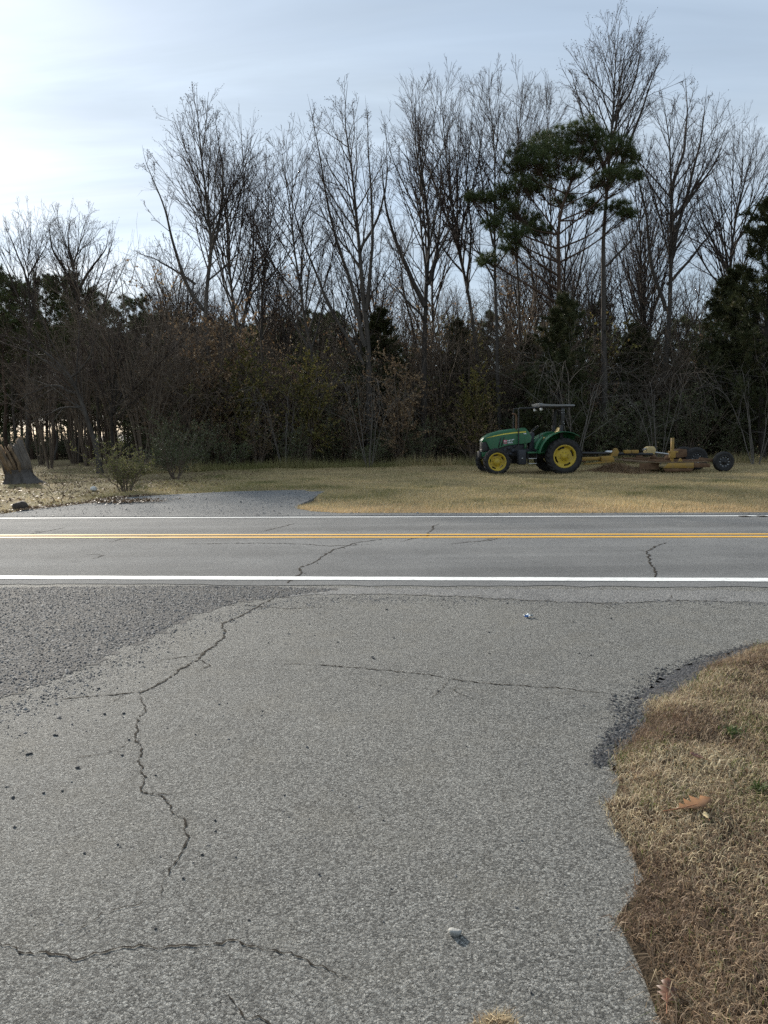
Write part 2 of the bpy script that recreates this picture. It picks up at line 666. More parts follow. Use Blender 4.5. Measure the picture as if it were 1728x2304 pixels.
def road_z(v):
    t = (v - ROAD0) / (ROAD1 - ROAD0)
    return 0.0045 + CROWN * (1 - np.abs(2 * t - 1) ** 1.6)


def uv2xyz(u, v, z):
    return np.array([u * RU[0] + v * RN[0], u * RU[1] + v * RN[1], z])


def ground_z(x, y):
    v = x * RN[0] + y * RN[1]
    far = smooth((v - ROAD1) / 1.2)
    n = (vnoise(x * 0.55 + 31, y * 0.55 + 17, 3) - 0.5) * 0.09 + (vnoise(x * 1.7, y * 1.7, 4) - 0.5) * 0.035
    return hgt(x, y) - 0.03 + far * (n + 0.02)


def build_ground():
    xs = np.concatenate([[-900, -500, -300, -180, -120, -90, -70], np.arange(-60, 60.1, 0.5), [70, 90, 120, 180, 300, 500, 900]])
    ys = np.concatenate([[-300, -120, -60, -30, -15, -8], np.arange(-4, 15, 1.0), np.arange(15, 45, 0.4), np.arange(45, 90, 1.5), [95, 110, 130, 160, 220, 320, 500, 900, 1500]])
    X, Y = np.meshgrid(xs, ys)
    Z = ground_z(X, Y)
    V = np.stack([X, Y, Z], -1).reshape(-1, 3)
    nx, ny = len(xs), len(ys)
    i = np.arange(nx - 1)[None, :] + (np.arange(ny - 1) * nx)[:, None]
    F = np.stack([i, i + 1, i + 1 + nx, i + nx], -1).reshape(-1, 4)
    o = link('ground', mesh_np('ground', V, [F], smooth_shade=True), M['ground'])
    tag(o, 'dry grassy ground running back to the wood', kind='structure')


build_ground()


def strip(u0, u1, v0, v1, dz, nv=2, nu=2, jag=0.0):
    us = np.linspace(u0, u1, nu)
    vs = np.linspace(v0, v1, nv)
    V = []
    for k, v in enumerate(vs):
        for u in us:
            j = 0
            if jag and k in (0, nv - 1):
                j = (random.random() - 0.5) * jag
            V.append(uv2xyz(u, v + j, road_z(v) + dz))
    F = [[a * nu + b, a * nu + b + 1, (a + 1) * nu + b + 1, (a + 1) * nu + b] for a in range(nv - 1) for b in range(nu - 1)]
    return V, F


def fill_poly(pts, z, sub=0):
    """flat sheet from an outline"""
    bm = bmesh.new()
    vs = [bm.verts.new((p[0], p[1], z if np.isscalar(z) else z(p[0], p[1]))) for p in pts]
    f = bm.faces.new(vs)
    bmesh.ops.triangulate(bm, faces=[f])
    bm.normal_update()
    for f in bm.faces:
        if f.normal.z < 0:
            f.normal_flip()
    me = bpy.data.meshes.new('sheet')
    bm.to_mesh(me)
    bm.free()
    return me


def build_road():
    V, F = strip(-160, 160, ROAD0, ROAD1, 0.0, 25, 1601, 0.09)
    road = link('road', mesh_np('road', V, [F], smooth_shade=True), M['road'])
    tag(road, 'grey two lane asphalt road with painted lines', kind='structure')
    for v0, w, mat, nm in ((V_NEAR, 0.17, 'white_paint', 'edge_line'), (V_FAR, 0.16, 'white_paint', 'edge_line'),
                           (V_MID - 0.15, 0.13, 'yellow_paint', 'centre_line'), (V_MID + 0.15, 0.13, 'yellow_paint', 'centre_line')):
        v_, f_ = strip(-150, 150, v0 - w / 2, v0 + w / 2, 0.005, 3, 900, 0.014)
        link(nm, mesh_np(nm, v_, [f_]), M[mat], road)
    # rumble strip by the far edge line: flat quads, groove shade painted dark
    b = MB()
    for k in range(60):
        u = 5.5 + k * 0.32
        v_ = []
        for du, dv in ((-0.08, -0.13), (0.08, -0.13), (0.08, 0.10), (-0.08, 0.10)):
            v_.append(uv2xyz(u + du, V_FAR - 0.11 + dv, road_z(V_FAR - 0.11 + dv) + 0.008))
        b.add(v_, [[0, 1, 2, 3]])
    b.build('rumble_strip', M['crack'], road)
    return road


road = build_road()


def road_px(px, py):
    """pixel to a point on the crowned road"""
    d = ray(px, py)
    z = 0.0
    for _ in range(20):
        t = (z - H_CAM) / d[2]
        p = np.array([0, 0, H_CAM]) + d * t
        v = vcoord(p)
        z = float(road_z(v)) if ROAD0 < v < ROAD1 else float(hgt(p[0], p[1]))
    return np.array([p[0], p[1], z])


# near drive: everything from the road edge to behind the camera
A_far = [uv2xyz(u, ROAD0 + 0.25, 0) for u in np.linspace(-30, 30, 40)]
apron_pts = [(p[0], p[1]) for p in A_far] + [(30, -12), (-30, -12)]
apron = link('near_driveway', fill_poly(apron_pts, 0.0), M['apron'])
tag(apron, 'worn pale grey chip seal driveway in the foreground', kind='structure')

GRAVEL_PX = [(-900, 1325), (0, 1322), (200, 1321), (420, 1318), (640, 1322), (760, 1326), (690, 1336), (620, 1345), (540, 1354), (470, 1374), (420, 1392), (370, 1420), (312, 1446),
             (262, 1462), (232, 1482), (190, 1500), (150, 1520), (118, 1532), (60, 1552), (0, 1572), (-300, 1680), (-900, 1900)]
gravel_poly = [gp(*p)[:2] for p in GRAVEL_PX]


def jag_poly(pts, step, amp, seed):
    r = np.random.default_rng(seed)
    out = []
    n = len(pts)
    for i in range(n):
        a, b = np.array(pts[i]), np.array(pts[(i + 1) % n])
        d = np.linalg.norm(b - a)
        k = max(1, min(60, int(d / step)))
        nn = np.array([-(b - a)[1], (b - a)[0]]) / (d + 1e-9)
        for j in range(k):
            t = j / k
            out.append(a + (b - a) * t + nn * (r.random() - 0.5) * amp)
    return out


gbed = link('gravel_shoulder', fill_poly(jag_poly(gravel_poly, 0.05, 0.16, 2), 0.002), M['gravel_bed'])
tag(gbed, 'dark loose gravel patch beside the near road edge', kind='structure')

# stony seam between the road edge and the drive, right of the gravel
SEAM_PX = [(640, 1322), (900, 1324), (1200, 1326), (1500, 1328), (1760, 1330), (2300, 1334), (2300, 1362), (1728, 1357), (1540, 1352), (1400, 1357), (1250, 1354),
           (1120, 1346), (1010, 1341), (860, 1337), (700, 1339), (640, 1342)]
seam = link('stony_seam', fill_poly(jag_poly([gp(*p)[:2] for p in SEAM_PX], 0.06, 0.10, 3), 0.0018),
            asphalt('seam_stones', (0.11, 0.11, 0.11), (0.34, 0.335, 0.32), 75, 0.010, 0.85), apron)

# far side drive
SIDE_PX = [(-600, 1150), (0, 1158), (60, 1148), (135, 1141), (220, 1130), (260, 1122), (330, 1117), (420, 1112), (520, 1107), (640, 1103.5), (735, 1103), (722, 1112), (700, 1124), (672, 1138), (668, 1146),
           (700, 1152), (760, 1156)]
side_poly = [gp(*p)[:2] for p in SIDE_PX]
side_poly = [p for p in side_poly if vcoord(p) > ROAD1 + 0.1]
side_poly += [uv2xyz(u, ROAD1 - 0.02, 0)[:2] for u in (30.0, 2.0, -10.0, -45.0)]


def side_z(x, y):
    return float(hgt(x, y)) + 0.012


def sheet_grid(poly, zf, step):
    """sheet that follows the land: outline triangulated with a grid of inner points"""
    bm = bmesh.new()
    P = np.array(poly)
    pts = jag_poly(poly, step, 0.10, 9)
    vs = [bm.verts.new((p[0], p[1], 0)) for p in pts]
    f = bm.faces.new(vs)
    bmesh.ops.triangulate(bm, faces=[f])
    for c, ax in ((np.arange(P[:, 1].min(), P[:, 1].max(), step), 1), (np.arange(P[:, 0].min(), P[:, 0].max(), step * 6), 0)):
        for k in c:
            co = (0, k, 0) if ax == 1 else (k, 0, 0)
            no = (0, 1, 0) if ax == 1 else (1, 0, 0)
            bmesh.ops.bisect_plane(bm, geom=list(bm.verts) + list(bm.edges) + list(bm.faces), plane_co=co, plane_no=no)
    bm.normal_update()
    for v in bm.verts:
        v.co.z = zf(v.co.x, v.co.y)
    for f in bm.faces:
        if f.normal.z < 0:
            f.normal_flip()
    me = bpy.data.meshes.new('sheet')
    bm.to_mesh(me)
    bm.free()
    return me


side_drive = link('side_driveway', sheet_grid(side_poly, side_z, 0.8), M['side_drive'])
sd_ = side_drive.modifiers.new('thick', 'SOLIDIFY')
sd_.thickness = 0.1
sd_.offset = -1
tag(side_drive, 'grey asphalt drive leading off the far side of the road', kind='structure')


# cracks: flat ragged ribbons, the shade inside a groove put into their dark colour
def crack(px, w, zf, parent, seed, fade=True, kids=True, P=None):
    r = np.random.default_rng(seed)
    if P is None:
        P = np.array([zf(*p) for p in px])
    K = max(8, int(np.linalg.norm(np.diff(P, axis=0), axis=1).sum() / 0.016))
    Q = resample(P, K, False)
    T = np.gradient(Q[:, :2], axis=0)
    T /= np.linalg.norm(T, axis=1, keepdims=True) + 1e-9
    Nn = np.stack([-T[:, 1], T[:, 0]], 1)
    j = (r.random(K) - 0.5) * 0.014
    for st_, am_ in ((3, 0.02), (7, 0.035), (17, 0.05)):
        kk = np.arange(0, K + st_, st_)
        j = j + np.interp(np.arange(K), kk, (r.random(len(kk)) - 0.5) * am_ * min(1.0, w / 0.012))
    Q[:, :2] += Nn * j[:, None]
    ww = w * (0.15 + 1.3 * r.random(K) ** 1.6)
    if fade:
        ww *= np.clip(np.minimum(np.arange(K), np.arange(K)[::-1]) / (0.18 * K) + 0.15, 0, 1)
    A = Q.copy()
    B = Q.copy()
    A[:, :2] += Nn * ww[:, None] / 2
    B[:, :2] -= Nn * ww[:, None] / 2
    V = np.concatenate([A, B])
    V[:, 2] += 0.003
    i = np.arange(K - 1)
    F = np.stack([i, i + K, i + K + 1, i + 1], 1)
    link('crack', mesh_np('crack', V, [F]), M['crack'], parent)
    if kids:
        # hairlines branching off
        for q in range(max(1, int(K * 0.016 / 0.8))):
            k0 = int(r.integers(int(K * 0.1), max(int(K * 0.9), int(K * 0.1) + 1)))
            a = math.atan2(T[k0, 1], T[k0, 0]) + r.choice([-1, 1]) * r.uniform(0.5, 1.3)
            ln = r.uniform(0.1, 0.4)
            B_ = np.array([Q[k0] + np.array([math.cos(a + r.normal(0, 0.2)) * t, math.sin(a + r.normal(0, 0.2)) * t, 0]) * ln for t in (0, 0.5, 1.0)])
            crack(None, w * 0.45, zf, parent, seed * 31 + q, True, False, B_)


flat = lambda x, y: gp(x, y)
crack([(648, 1322), (632, 1336), (613, 1348), (559, 1375), (510, 1403), (491, 1441), (450, 1484), (407, 1511), (380, 1533), (315, 1560)], 0.021, flat, apron, 1, False)
crack([(315, 1557), (245, 1563), (136, 1573)], 0.016, flat, apron, 2)
crack([(314, 1556), (325, 1581), (331, 1600), (306, 1619), (308, 1662), (319, 1695), (316, 1716), (329, 1754), (316, 1780), (359, 1792), (380, 1816), (409, 1847), (401, 1873), (411, 1898), (399, 1944), (397, 1970), (376, 1991), (365, 2020)], 0.0095, flat, apron, 3)
crack([(-60, 2112), (0, 2124), (25, 2132), (55, 2151), (105, 2149), (173, 2162), (253, 2138), (316, 2130), (359, 2136), (422, 2130), (464, 2134), (523, 2119), (591, 2134), (658, 2147), (696, 2168), (790, 2212)], 0.007, flat, apron, 4)
crack([(489, 2240), (527, 2265), (548, 2290), (612, 2296), (660, 2330)], 0.007, flat, apron, 5)
crack([(615, 1497), (667, 1493), (792, 1503), (906, 1516), (990, 1523), (1125, 1542), (1250, 1549), (1385, 1562)], 0.012, flat, apron, 6)
crack([(613, 1348), (700, 1338), (860, 1338), (1010, 1342), (1120, 1347), (1250, 1355), (1400, 1358), (1540, 1352), (1800, 1358)], 0.014, lambda x, y: gp(x, y) + np.array([0, 0, 0.002]), apron, 7)
crack([(420, 1360), (520, 1362), (640, 1368), (760, 1366)], 0.014, flat, apron, 17)
crack([(860, 1214), (803, 1221), (751, 1237), (700, 1270), (675, 1278), (675, 1291), (646, 1312)], 0.03, road_px, road, 8, False)
crack([(1477, 1310), (1480, 1297), (1467, 1277), (1453, 1246), (1470, 1229), (1504, 1222)], 0.028, road_px, road, 9, False)
crack([(900, 1219), (930, 1212), (960, 1206), (975, 1185), (988, 1178)], 0.03, road_px, road, 10)
crack([(590, 1196), (640, 1184), (660, 1178)], 0.03, road_px, road, 11)
crack([(245, 1219), (300, 1209), (380, 1206)], 0.03, road_px, road, 12)
crack([(60, 1204), (100, 1196), (150, 1187)], 0.03, road_px, road, 13)
crack([(400, 1224), (640, 1222), (740, 1229), (860, 1224)], 0.03, road_px, road, 14)
crack([(210, 1258), (235, 1249)], 0.03, road_px, road, 15)
crack([(1010, 1224), (1100, 1216), (1125, 1211)], 0.03, road_px, road, 16)


# ------------------------------------------------------------------ stones
def ico_verts(sub=1):
    bm = bmesh.new()
    bmesh.ops.create_icosphere(bm, subdivisions=sub, radius=1.0)
    V = np.array([v.co[:] for v in bm.verts])
    F = np.array([[v.index for v in f.verts] for f in bm.faces])
    bm.free()
    return V, F


def scatter_stones(name, P, size, mat, seed, flatz=0.6, sub=False):
    r = np.random.default_rng(seed)
    V0 = np.array([[0, 0, 1], [1, 0, 0], [0, 1, 0], [-1, 0, 0], [0, -1, 0], [0.7, 0.7, 0.45]], float)
    V0 = V0[:5]
    F0 = np.array([[0, 1, 2], [0, 2, 3], [0, 3, 4], [0, 4, 1]])
    if sub:
        V0, F0 = ico_verts(1)
    n = len(P)
    k = len(V0)
    Vn = V0[None] * (0.6 + 0.75 * r.random((n, k, 1)))
    Vn = Vn * size[:, None, None] * np.stack([0.7 + 0.7 * r.random(n), 0.7 + 0.7 * r.random(n), flatz * (0.6 + 0.8 * r.random(n))], 1)[:, None, :]
    a = r.random(n) * 6.283
    c, s = np.cos(a)[:, None], np.sin(a)[:, None]
    X = Vn[..., 0] * c - Vn[..., 1] * s
    Y = Vn[..., 0] * s + Vn[..., 1] * c
    V = np.stack([X + P[:, None, 0], Y + P[:, None, 1], Vn[..., 2] + P[:, None, 2]], -1).reshape(-1, 3)
    F = (F0[None] + (np.arange(n) * k)[:, None, None]).reshape(-1, 3)
    rnd = np.repeat(r.random(n), k)
    return mesh_np(name, V, [F], {'rnd': rnd})


def in_view(x, y, m=1.1):
    return (np.abs(x) < y * 864 / F_PX * m + 0.4)


def sample_poly(poly, n, r):
    P = np.array(poly)
    out = np.zeros((0, 2))
    while len(out) < n:
        q = P.min(0) + r.random((n * 3, 2)) * (P.max(0) - P.min(0))
        out = np.concatenate([out, q[in_poly(q[:, 0], q[:, 1], P)]])
    return out[:n]


def build_stones():
    r = np.random.default_rng(21)
    gpoly = [p for p in gravel_poly]
    q = sample_poly(gpoly, 75000, r)
    q = q[in_view(q[:, 0], q[:, 1], 1.15)]
    P = np.column_stack([q, np.full(len(q), 0.003)])
    size = 0.0035 + 0.010 * r.random(len(P)) ** 2.6
    # spilled thinner beyond the edge, on the drive
    n = 4200
    cx = np.array([gp(*p)[:2] for p in [(0, 1590), (100, 1550), (190, 1510), (300, 1465), (430, 1400), (560, 1362), (700, 1345), (900, 1345), (1200, 1350), (1500, 1350), (1728, 1355)]])
    t = r.random(n) * (len(cx) - 1.001)
    i = t.astype(int)
    base = cx[i] + (cx[i + 1] - cx[i]) * (t - i)[:, None]
    off = r.exponential(0.20, n)[:, None] * np.where((i < 6)[:, None], 1, 0.45) * np.array([0.42, -0.9]) + r.normal(0, 0.06, (n, 2))
    P2 = np.column_stack([base + off, np.full(n, 0.001)])
    s2 = 0.003 + 0.009 * r.random(n) ** 3
    # strewn over the left of the drive
    n3 = 2600
    q3 = np.column_stack([r.uniform(-5, 2.5, n3), r.uniform(2.2, 8, n3)])
    keep = (r.random(n3) < np.clip(0.5 - 0.25 * q3[:, 0], 0.05, 1)) & in_view(q3[:, 0], q3[:, 1])
    q3 = q3[keep]
    P3 = np.column_stack([q3, np.full(len(q3), 0.001)])
    s3 = 0.002 + 0.007 * r.random(len(q3)) ** 4
    # broken edge of the drive along the lawn
    e = np.array([gp(*p)[:2] for p in [(1740, 1447), (1662, 1468), (1600, 1490), (1540, 1520), (1500, 1560), (1455, 1585), (1440, 1630), (1415, 1660), (1390, 1690), (1380, 1720)]])
    n4 = 4200
    t = r.random(n4) * (len(e) - 1.001)
    i = t.astype(int)
    base = e[i] + (e[i + 1] - e[i]) * (t - i)[:, None]
    tt = t / (len(e) - 1)
    wid = 0.03 + 0.10 * np.exp(-((tt - 0.42) / 0.22) ** 2)
    P4 = np.column_stack([base + r.normal(0, 1, (n4, 2)) * wid[:, None] * np.array([0.8, 0.6]) - np.array([0.06, 0.0]), np.full(n4, 0.001)])
    s4 = 0.003 + 0.009 * r.random(n4) ** 2.2
    # side drive grit
    n5 = 2500
    q5 = sample_poly(side_poly, n5, r)
    q5 = q5[in_view(q5[:, 0], q5[:, 1])]
    P5 = np.column_stack([q5, hgt(q5[:, 0], q5[:, 1]) + 0.022])
    s5 = 0.008 + 0.022 * r.random(len(q5)) ** 3
    me = scatter_stones('gravel', np.concatenate([P, P2, P3, P5]), np.concatenate([size, s2, s3, s5]), None, 5)
    o = link('gravel', me, M['gravel'])
    tag(o, 'loose dark gravel strewn over the shoulder and drive', 'gravel', kind='stuff')
    me = scatter_stones('broken_edge_gravel', P4, s4, None, 6)
    o = link('broken_edge_gravel', me, stone_mat('broken_asphalt', [(0, (0.02, 0.02, 0.022)), (0.7, (0.06, 0.061, 0.065)), (1, (0.16, 0.16, 0.16))]))
    tag(o, 'crumbled black asphalt along the edge of the dry lawn', 'gravel', kind='stuff')
    # dark bitumen edge under it
    EDGE = [(1760, 1440), (1662, 1466), (1600, 1482), (1530, 1505), (1490, 1530), (1450, 1556), (1432, 1580), (1442, 1600), (1432, 1636), (1408, 1664), (1384, 1694), (1384, 1735), (1440, 1760), (1520, 1660), (1600, 1560), (1760, 1480)]
    link('crumbled_edge', fill_poly(jag_poly([gp(*p)[:2] for p in EDGE], 0.03, 0.06, 5), 0.004),
         asphalt('crumbled_edge', (0.035, 0.035, 0.038), (0.14, 0.14, 0.145), 70, 0.014, 0.9), apron)
    # single pebbles that stand out on the drive
    proto = []
    for k in range(3):
        V0, F0 = ico_verts(1)
        rr = np.random.default_rng(k + 60)
        V0 = V0 * (0.75 + 0.45 * rr.random((len(V0), 1))) * np.array([1, 0.8, 0.6])
        me = mesh_np('pebble', V0, [F0])
        me.materials.append(M['pebble'])
        proto.append(me)
    spots = [(70, 1696, 9), (122, 1655, 9), (175, 1728, 11), (128, 1655, 8), (62, 1698, 9), (235, 1607, 9), (278, 1606, 9), (290, 1665, 7), (275, 1700, 8), (98, 1785, 9), (30, 1795, 10),
             (222, 1550, 8), (440, 1653, 6), (493, 1585, 6), (484, 1846, 8), (455, 1923, 8), (412, 1977, 9), (838, 1479, 7), (718, 1968, 9), (862, 1846, 6), (880, 2000, 6), (1195, 2235, 9),
             (140, 1780, 7), (265, 1900, 7), (350, 1745, 6), (190, 1920, 8), (840, 1482, 7), (886, 1436, 6), (1375, 1392, 6), (1100, 1423, 6), (1303, 1470, 5), (1330, 1475, 6), (985, 1555, 6), (760, 1445, 6), (1100, 1470, 5),
             (604, 1447, 5), (708, 1430, 5), (870, 1372, 6), (1290, 1400, 6), (640, 1790, 6), (1050, 1680, 5), (590, 1600, 5), (780, 1700, 5), (350, 2090, 8), (560, 2070, 7), (1270, 1990, 6)]
    for k, (x, y, s) in enumerate(spots):
        p = gp(x, y)
        sc = 0.5 * s * p[1] / F_PX
        o = link('pebble', proto[k % 3], None, apron, (p[0], p[1], sc * 0.35))
        o.rotation_euler = (0, 0, k * 1.7)
        o.scale = (sc, sc, sc)
    # pale stone
    V0, F0 = ico_verts(3)
    rr = np.random.default_rng(5)
    bumpy = 1 + 0.16 * np.sin(V0[:, :1] * 3.1 + 1) + 0.12 * np.cos(V0[:, 1:2] * 4.3) + 0.10 * (rr.random((len(V0), 1)) - 0.5)
    cut = np.ones(len(V0))
    for _ in range(9):
        q_ = rr.normal(0, 1, 3)
        q_ /= np.linalg.norm(q_)
        cut = np.minimum(cut, (0.55 + 0.25 * rr.random()) / np.clip(V0 @ q_, 0.05, 1))
    me = mesh_np('pale_stone', V0 * cut[:, None] * np.array([0.026, 0.018, 0.017]), [F0])
    p = gp(1024, 2104)
    o = link('pale_stone', me, M['white_stone'], None, (p[0], p[1], 0.008))
    tag(o, 'pale chunk of stone lying alone on the foreground driveway', 'stone')
    # blue scrap
    b = MB()
    nx = 7
    V = []
    for i in range(nx):
        for j in range(4):
            V.append([(i / 6 - 0.5) * 0.075, (j / 3 - 0.5) * 0.045, 0.012 + 0.010 * math.sin(i * 1.5 + j) + 0.006 * math.cos(j * 2.2)])
    b.add(V, [[i * 4 + j, (i + 1) * 4 + j, (i + 1) * 4 + j + 1, i * 4 + j + 1] for i in range(nx - 1) for j in range(3)])
    p = gp(1188, 1389)
    scr = b.build('litter_scrap', simple('wrapper_white', (0.6, 0.62, 0.62), (0.42, 0.5, 0.55), 30, 0.4), None, 0, True, (p[0], p[1], 0.004))
    m = scr.modifiers.new('thick', 'SOLIDIFY')
    m.thickness = 0.002
    b = MB()
    b.box(-0.034, 0.0, -0.026, -0.020, 0.004, 0.022)
    b.build('printed_band', simple('wrapper_blue', (0.06, 0.16, 0.42), (0.10, 0.22, 0.5), 30, 0.4), scr, 0.002)
    tag(scr, 'small crumpled blue and white wrapper on the driveway', 'litter')


build_stones()


# ------------------------------------------------------------------ near lawn
LAWN_PX = [(1728, 1451), (1707, 1453), (1662, 1478), (1625, 1488), (1592, 1500), (1560, 1535), (1519, 1563), (1461, 1584), (1449, 1633), (1421, 1666), (1392, 1694), (1386, 1731), (1396, 1768), (1404, 1788),
           (1357, 1813), (1376, 1845), (1396, 1874), (1421, 1903), (1441, 1952), (1445, 1980), (1421, 2029), (1457, 2050), (1386, 2070), (1412, 2111), (1461, 2135), (1482, 2197), (1478, 2258), (1482, 2304), (1500, 2600)]
lawn_poly = [gp(*p)[:2] for p in LAWN_PX]
lawn_poly += [(1.1, -1.0), (9.0, -1.0), (9.0, 5.6), (5.2, 6.6)]
lawn_poly = [np.array(p) for p in lawn_poly]


def poly_dist(x, y, poly, closed=True):
    d = np.full(len(x), 1e9)
    n = len(poly)
    for i in range(n if closed else n - 1):
        a, b = np.array(poly[i]), np.array(poly[(i + 1) % n])
        ab = b - a
        t = np.clip(((x - a[0]) * ab[0] + (y - a[1]) * ab[1]) / (ab @ ab + 1e-12), 0, 1)
        d = np.minimum(d, np.hypot(x - a[0] - t * ab[0], y - a[1] - t * ab[1]))
    return d


def lawn_z(x, y):
    d = poly_dist(x, y, lawn_poly)
    return 0.004 + 0.04 * smooth(d / 0.18) + (vnoise(x * 6, y * 6, 8) - 0.35) * 0.03 * smooth(d / 0.1) + (vnoise(x * 1.3, y * 1.3, 9) - 0.4) * 0.05 * smooth(d / 0.4)


def blades(P, h, w, lean, r, segs=1, curl=0.5, width_dir=None):
    n = len(P)
    az = r.random(n) * 6.283
    ld = np.stack([np.cos(az), np.sin(az), np.zeros(n)], 1)
    wa = az + math.pi / 2 + r.normal(0, 0.5, n)
    wd = np.stack([np.cos(wa), np.sin(wa), np.zeros(n)], 1) * (w / 2)[:, None]
    up = np.array([0, 0, 1.0])
    if segs == 1:
        tip = P + ld * (lean * h)[:, None] + up * (h * np.sqrt(np.clip(1 - np.minimum(lean, 0.97) ** 2, 0.05, 1)))[:, None]
        V = np.stack([P - wd, P + wd, tip], 1).reshape(-1, 3)
        F = np.arange(3 * n).reshape(n, 3)
        return V, [F], 3
    ang = np.arcsin(np.clip(lean, 0, 0.99))
    mid = P + (ld * np.sin(ang * 0.6)[:, None] + up * np.cos(ang * 0.6)[:, None]) * (h * 0.5)[:, None]
    a2 = ang * 1.3 + curl * r.random(n)
    side = np.stack([-np.sin(az), np.cos(az), np.zeros(n)], 1) * (r.normal(0, 0.25, n) * h)[:, None]
    tip = mid + (ld * np.sin(a2)[:, None] + up * np.cos(a2)[:, None]) * (h * 0.5)[:, None] + side
    tip[:, 2] = np.maximum(tip[:, 2], P[:, 2] + 0.003)
    V = np.stack([P - wd, P + wd, mid - wd * 0.8, mid + wd * 0.8, tip], 1).reshape(-1, 3)
    b = (np.arange(n) * 5)[:, None]
    return V, [np.concatenate([b + [2, 3, 4]], 0), b + np.array([[0, 1, 3, 2]])], 5


def build_lawn():
    # soil sheet following the outline
    P = np.array(lawn_poly)
    bm = bmesh.new()
    vs = [bm.verts.new((p[0], p[1], 0)) for p in jag_poly(lawn_poly, 0.04, 0.03, 12)]
    f = bm.faces.new(vs)
    bmesh.ops.triangulate(bm, faces=[f])
    for k in np.arange(0.5, 6.5, 0.09):
        bmesh.ops.bisect_plane(bm, geom=list(bm.verts) + list(bm.edges) + list(bm.faces), plane_co=(0, k, 0), plane_no=(0, 1, 0))
    for k in np.arange(0.6, 4.4, 0.09):
        bmesh.ops.bisect_plane(bm, geom=list(bm.verts) + list(bm.edges) + list(bm.faces), plane_co=(k, 0, 0), plane_no=(1, 0, 0))
    co = np.array([v.co[:] for v in bm.verts])
    z = lawn_z(co[:, 0], co[:, 1])
    for v, zz in zip(bm.verts, z):
        v.co.z = zz
    bm.normal_update()
    for f in bm.faces:
        if f.normal.z < 0:
            f.normal_flip()
    me = bpy.data.meshes.new('lawn')
    bm.to_mesh(me)
    bm.free()
    lawn = link('lawn', me, M['soil'])
    tag(lawn, 'dry brown lawn edge in the near corner', kind='structure')
    r = np.random.default_rng(31)
    q = np.column_stack([r.uniform(0.6, 3.7, 560000), r.uniform(1.6, 6.6, 560000)])
    jx, jy = r.normal(0, 0.017, len(q)), r.normal(0, 0.017, len(q))
    q = q[in_poly(q[:, 0] + jx, q[:, 1] + jy, lawn_poly) & in_view(q[:, 0], q[:, 1], 1.06)]
    # thin out with distance, thin patches
    keep = r.random(len(q)) < np.clip(3.0 / q[:, 1], 0.35, 1.0) * (0.30 + 0.8 * vnoise(q[:, 0] * 7, q[:, 1] * 7, 14))
    q = q[keep]
    # fringe hanging over the drive
    P3 = np.column_stack([q, lawn_z(q[:, 0], q[:, 1]) - 0.004])
    n = len(P3)
    patch = vnoise(q[:, 0] * 2.1 + 5, q[:, 1] * 2.1, 15)
    h = (0.022 + 0.042 * r.random(n) ** 1.6) * (0.75 + 0.6 * patch)
    lean = np.clip(0.45 + 0.5 * r.random(n), 0, 0.97)
    w = 0.0016 + 0.0022 * r.random(n)
    ed = poly_dist(q[:, 0], q[:, 1], lawn_poly[:29], False)
    long_ = (ed < 0.07) & (r.random(n) < 0.25)
    h = np.where(long_, h * 1.9, h)
    lean = np.where(long_, 0.93, lean)
    V, F, k = blades(P3, h, w, lean, r, 2, 0.9)
    # colour: straw with brown thatch and a few green blades
    rnd = np.clip(0.05 + 0.78 * r.random(n) + 0.40 * (patch - 0.5), 0, 0.88)
    brown = smooth((vnoise(q[:, 0] * 1.6 + 9, q[:, 1] * 1.6 + 2, 17) - 0.45) / 0.25)
    rnd = np.clip(rnd * (1 - 0.42 * brown), 0, 0.88)
    green = r.random(n) < 0.03 + 0.22 * np.clip(vnoise(q[:, 0] * 3.7, q[:, 1] * 3.7, 16) - 0.62, 0, 1) * 3
    rnd[green] = 0.9 + 0.1 * r.random(green.sum())
    o = link('grass', mesh_np('grass', V, F, {'rnd': np.repeat(rnd, k)}), M['straw'])
    tag(o, 'short dry straw coloured grass in the near corner', 'grass', kind='stuff')
    # tufts: one by the bottom edge of the drive, broad green weeds in the lawn
    V_, F3, F4, R_, nn = [], [], [], [], 0
    c = gp(1118, 2312)
    P4 = np.column_stack([c[0] + np.clip(r.normal(0, 0.024, 500), -0.06, 0.06), c[1] + np.clip(r.normal(0, 0.012, 500), -0.03, 0.03), np.zeros(500)])
    V1, F1, k1 = blades(P4, 0.02 + 0.035 * r.random(500), 0.0018 + 0.002 * r.random(500), 0.3 + 0.6 * r.random(500), r, 2, 0.8)
    o = link('grass_tuft', mesh_np('grass_tuft', V1, F1, {'rnd': np.repeat(0.3 + 0.5 * r.random(500), k1)}), M['straw'])
    tag(o, 'dry grass tuft growing at the bottom edge of the driveway', 'grass tuft', kind='stuff')
    wm = leafy('weed_leaf', [(0, (0.06, 0.085, 0.025)), (1, (0.12, 0.15, 0.05))], trans=0.35)
    for (x, y, lab) in ((1648, 1676, 'small green weed rosette in the dry lawn nearest the road'), (1710, 1800, 'green weed sprig at the far side of the dry lawn')):
        c = gp(x, y)
        m_ = 60
        P4 = np.column_stack([c[0] + r.normal(0, 0.022, m_), c[1] + r.normal(0, 0.022, m_), np.full(m_, float(lawn_z(c[:1], c[1:2])[0]))])
        V1, F1, k1 = blades(P4, 0.03 + 0.04 * r.random(m_), 0.006 + 0.006 * r.random(m_), 0.4 + 0.5 * r.random(m_), r, 2, 0.5)
        o = link('weed', mesh_np('weed', V1, F1, {'rnd': np.repeat(r.random(m_), k1)}), wm)
        tag(o, lab, 'weed')
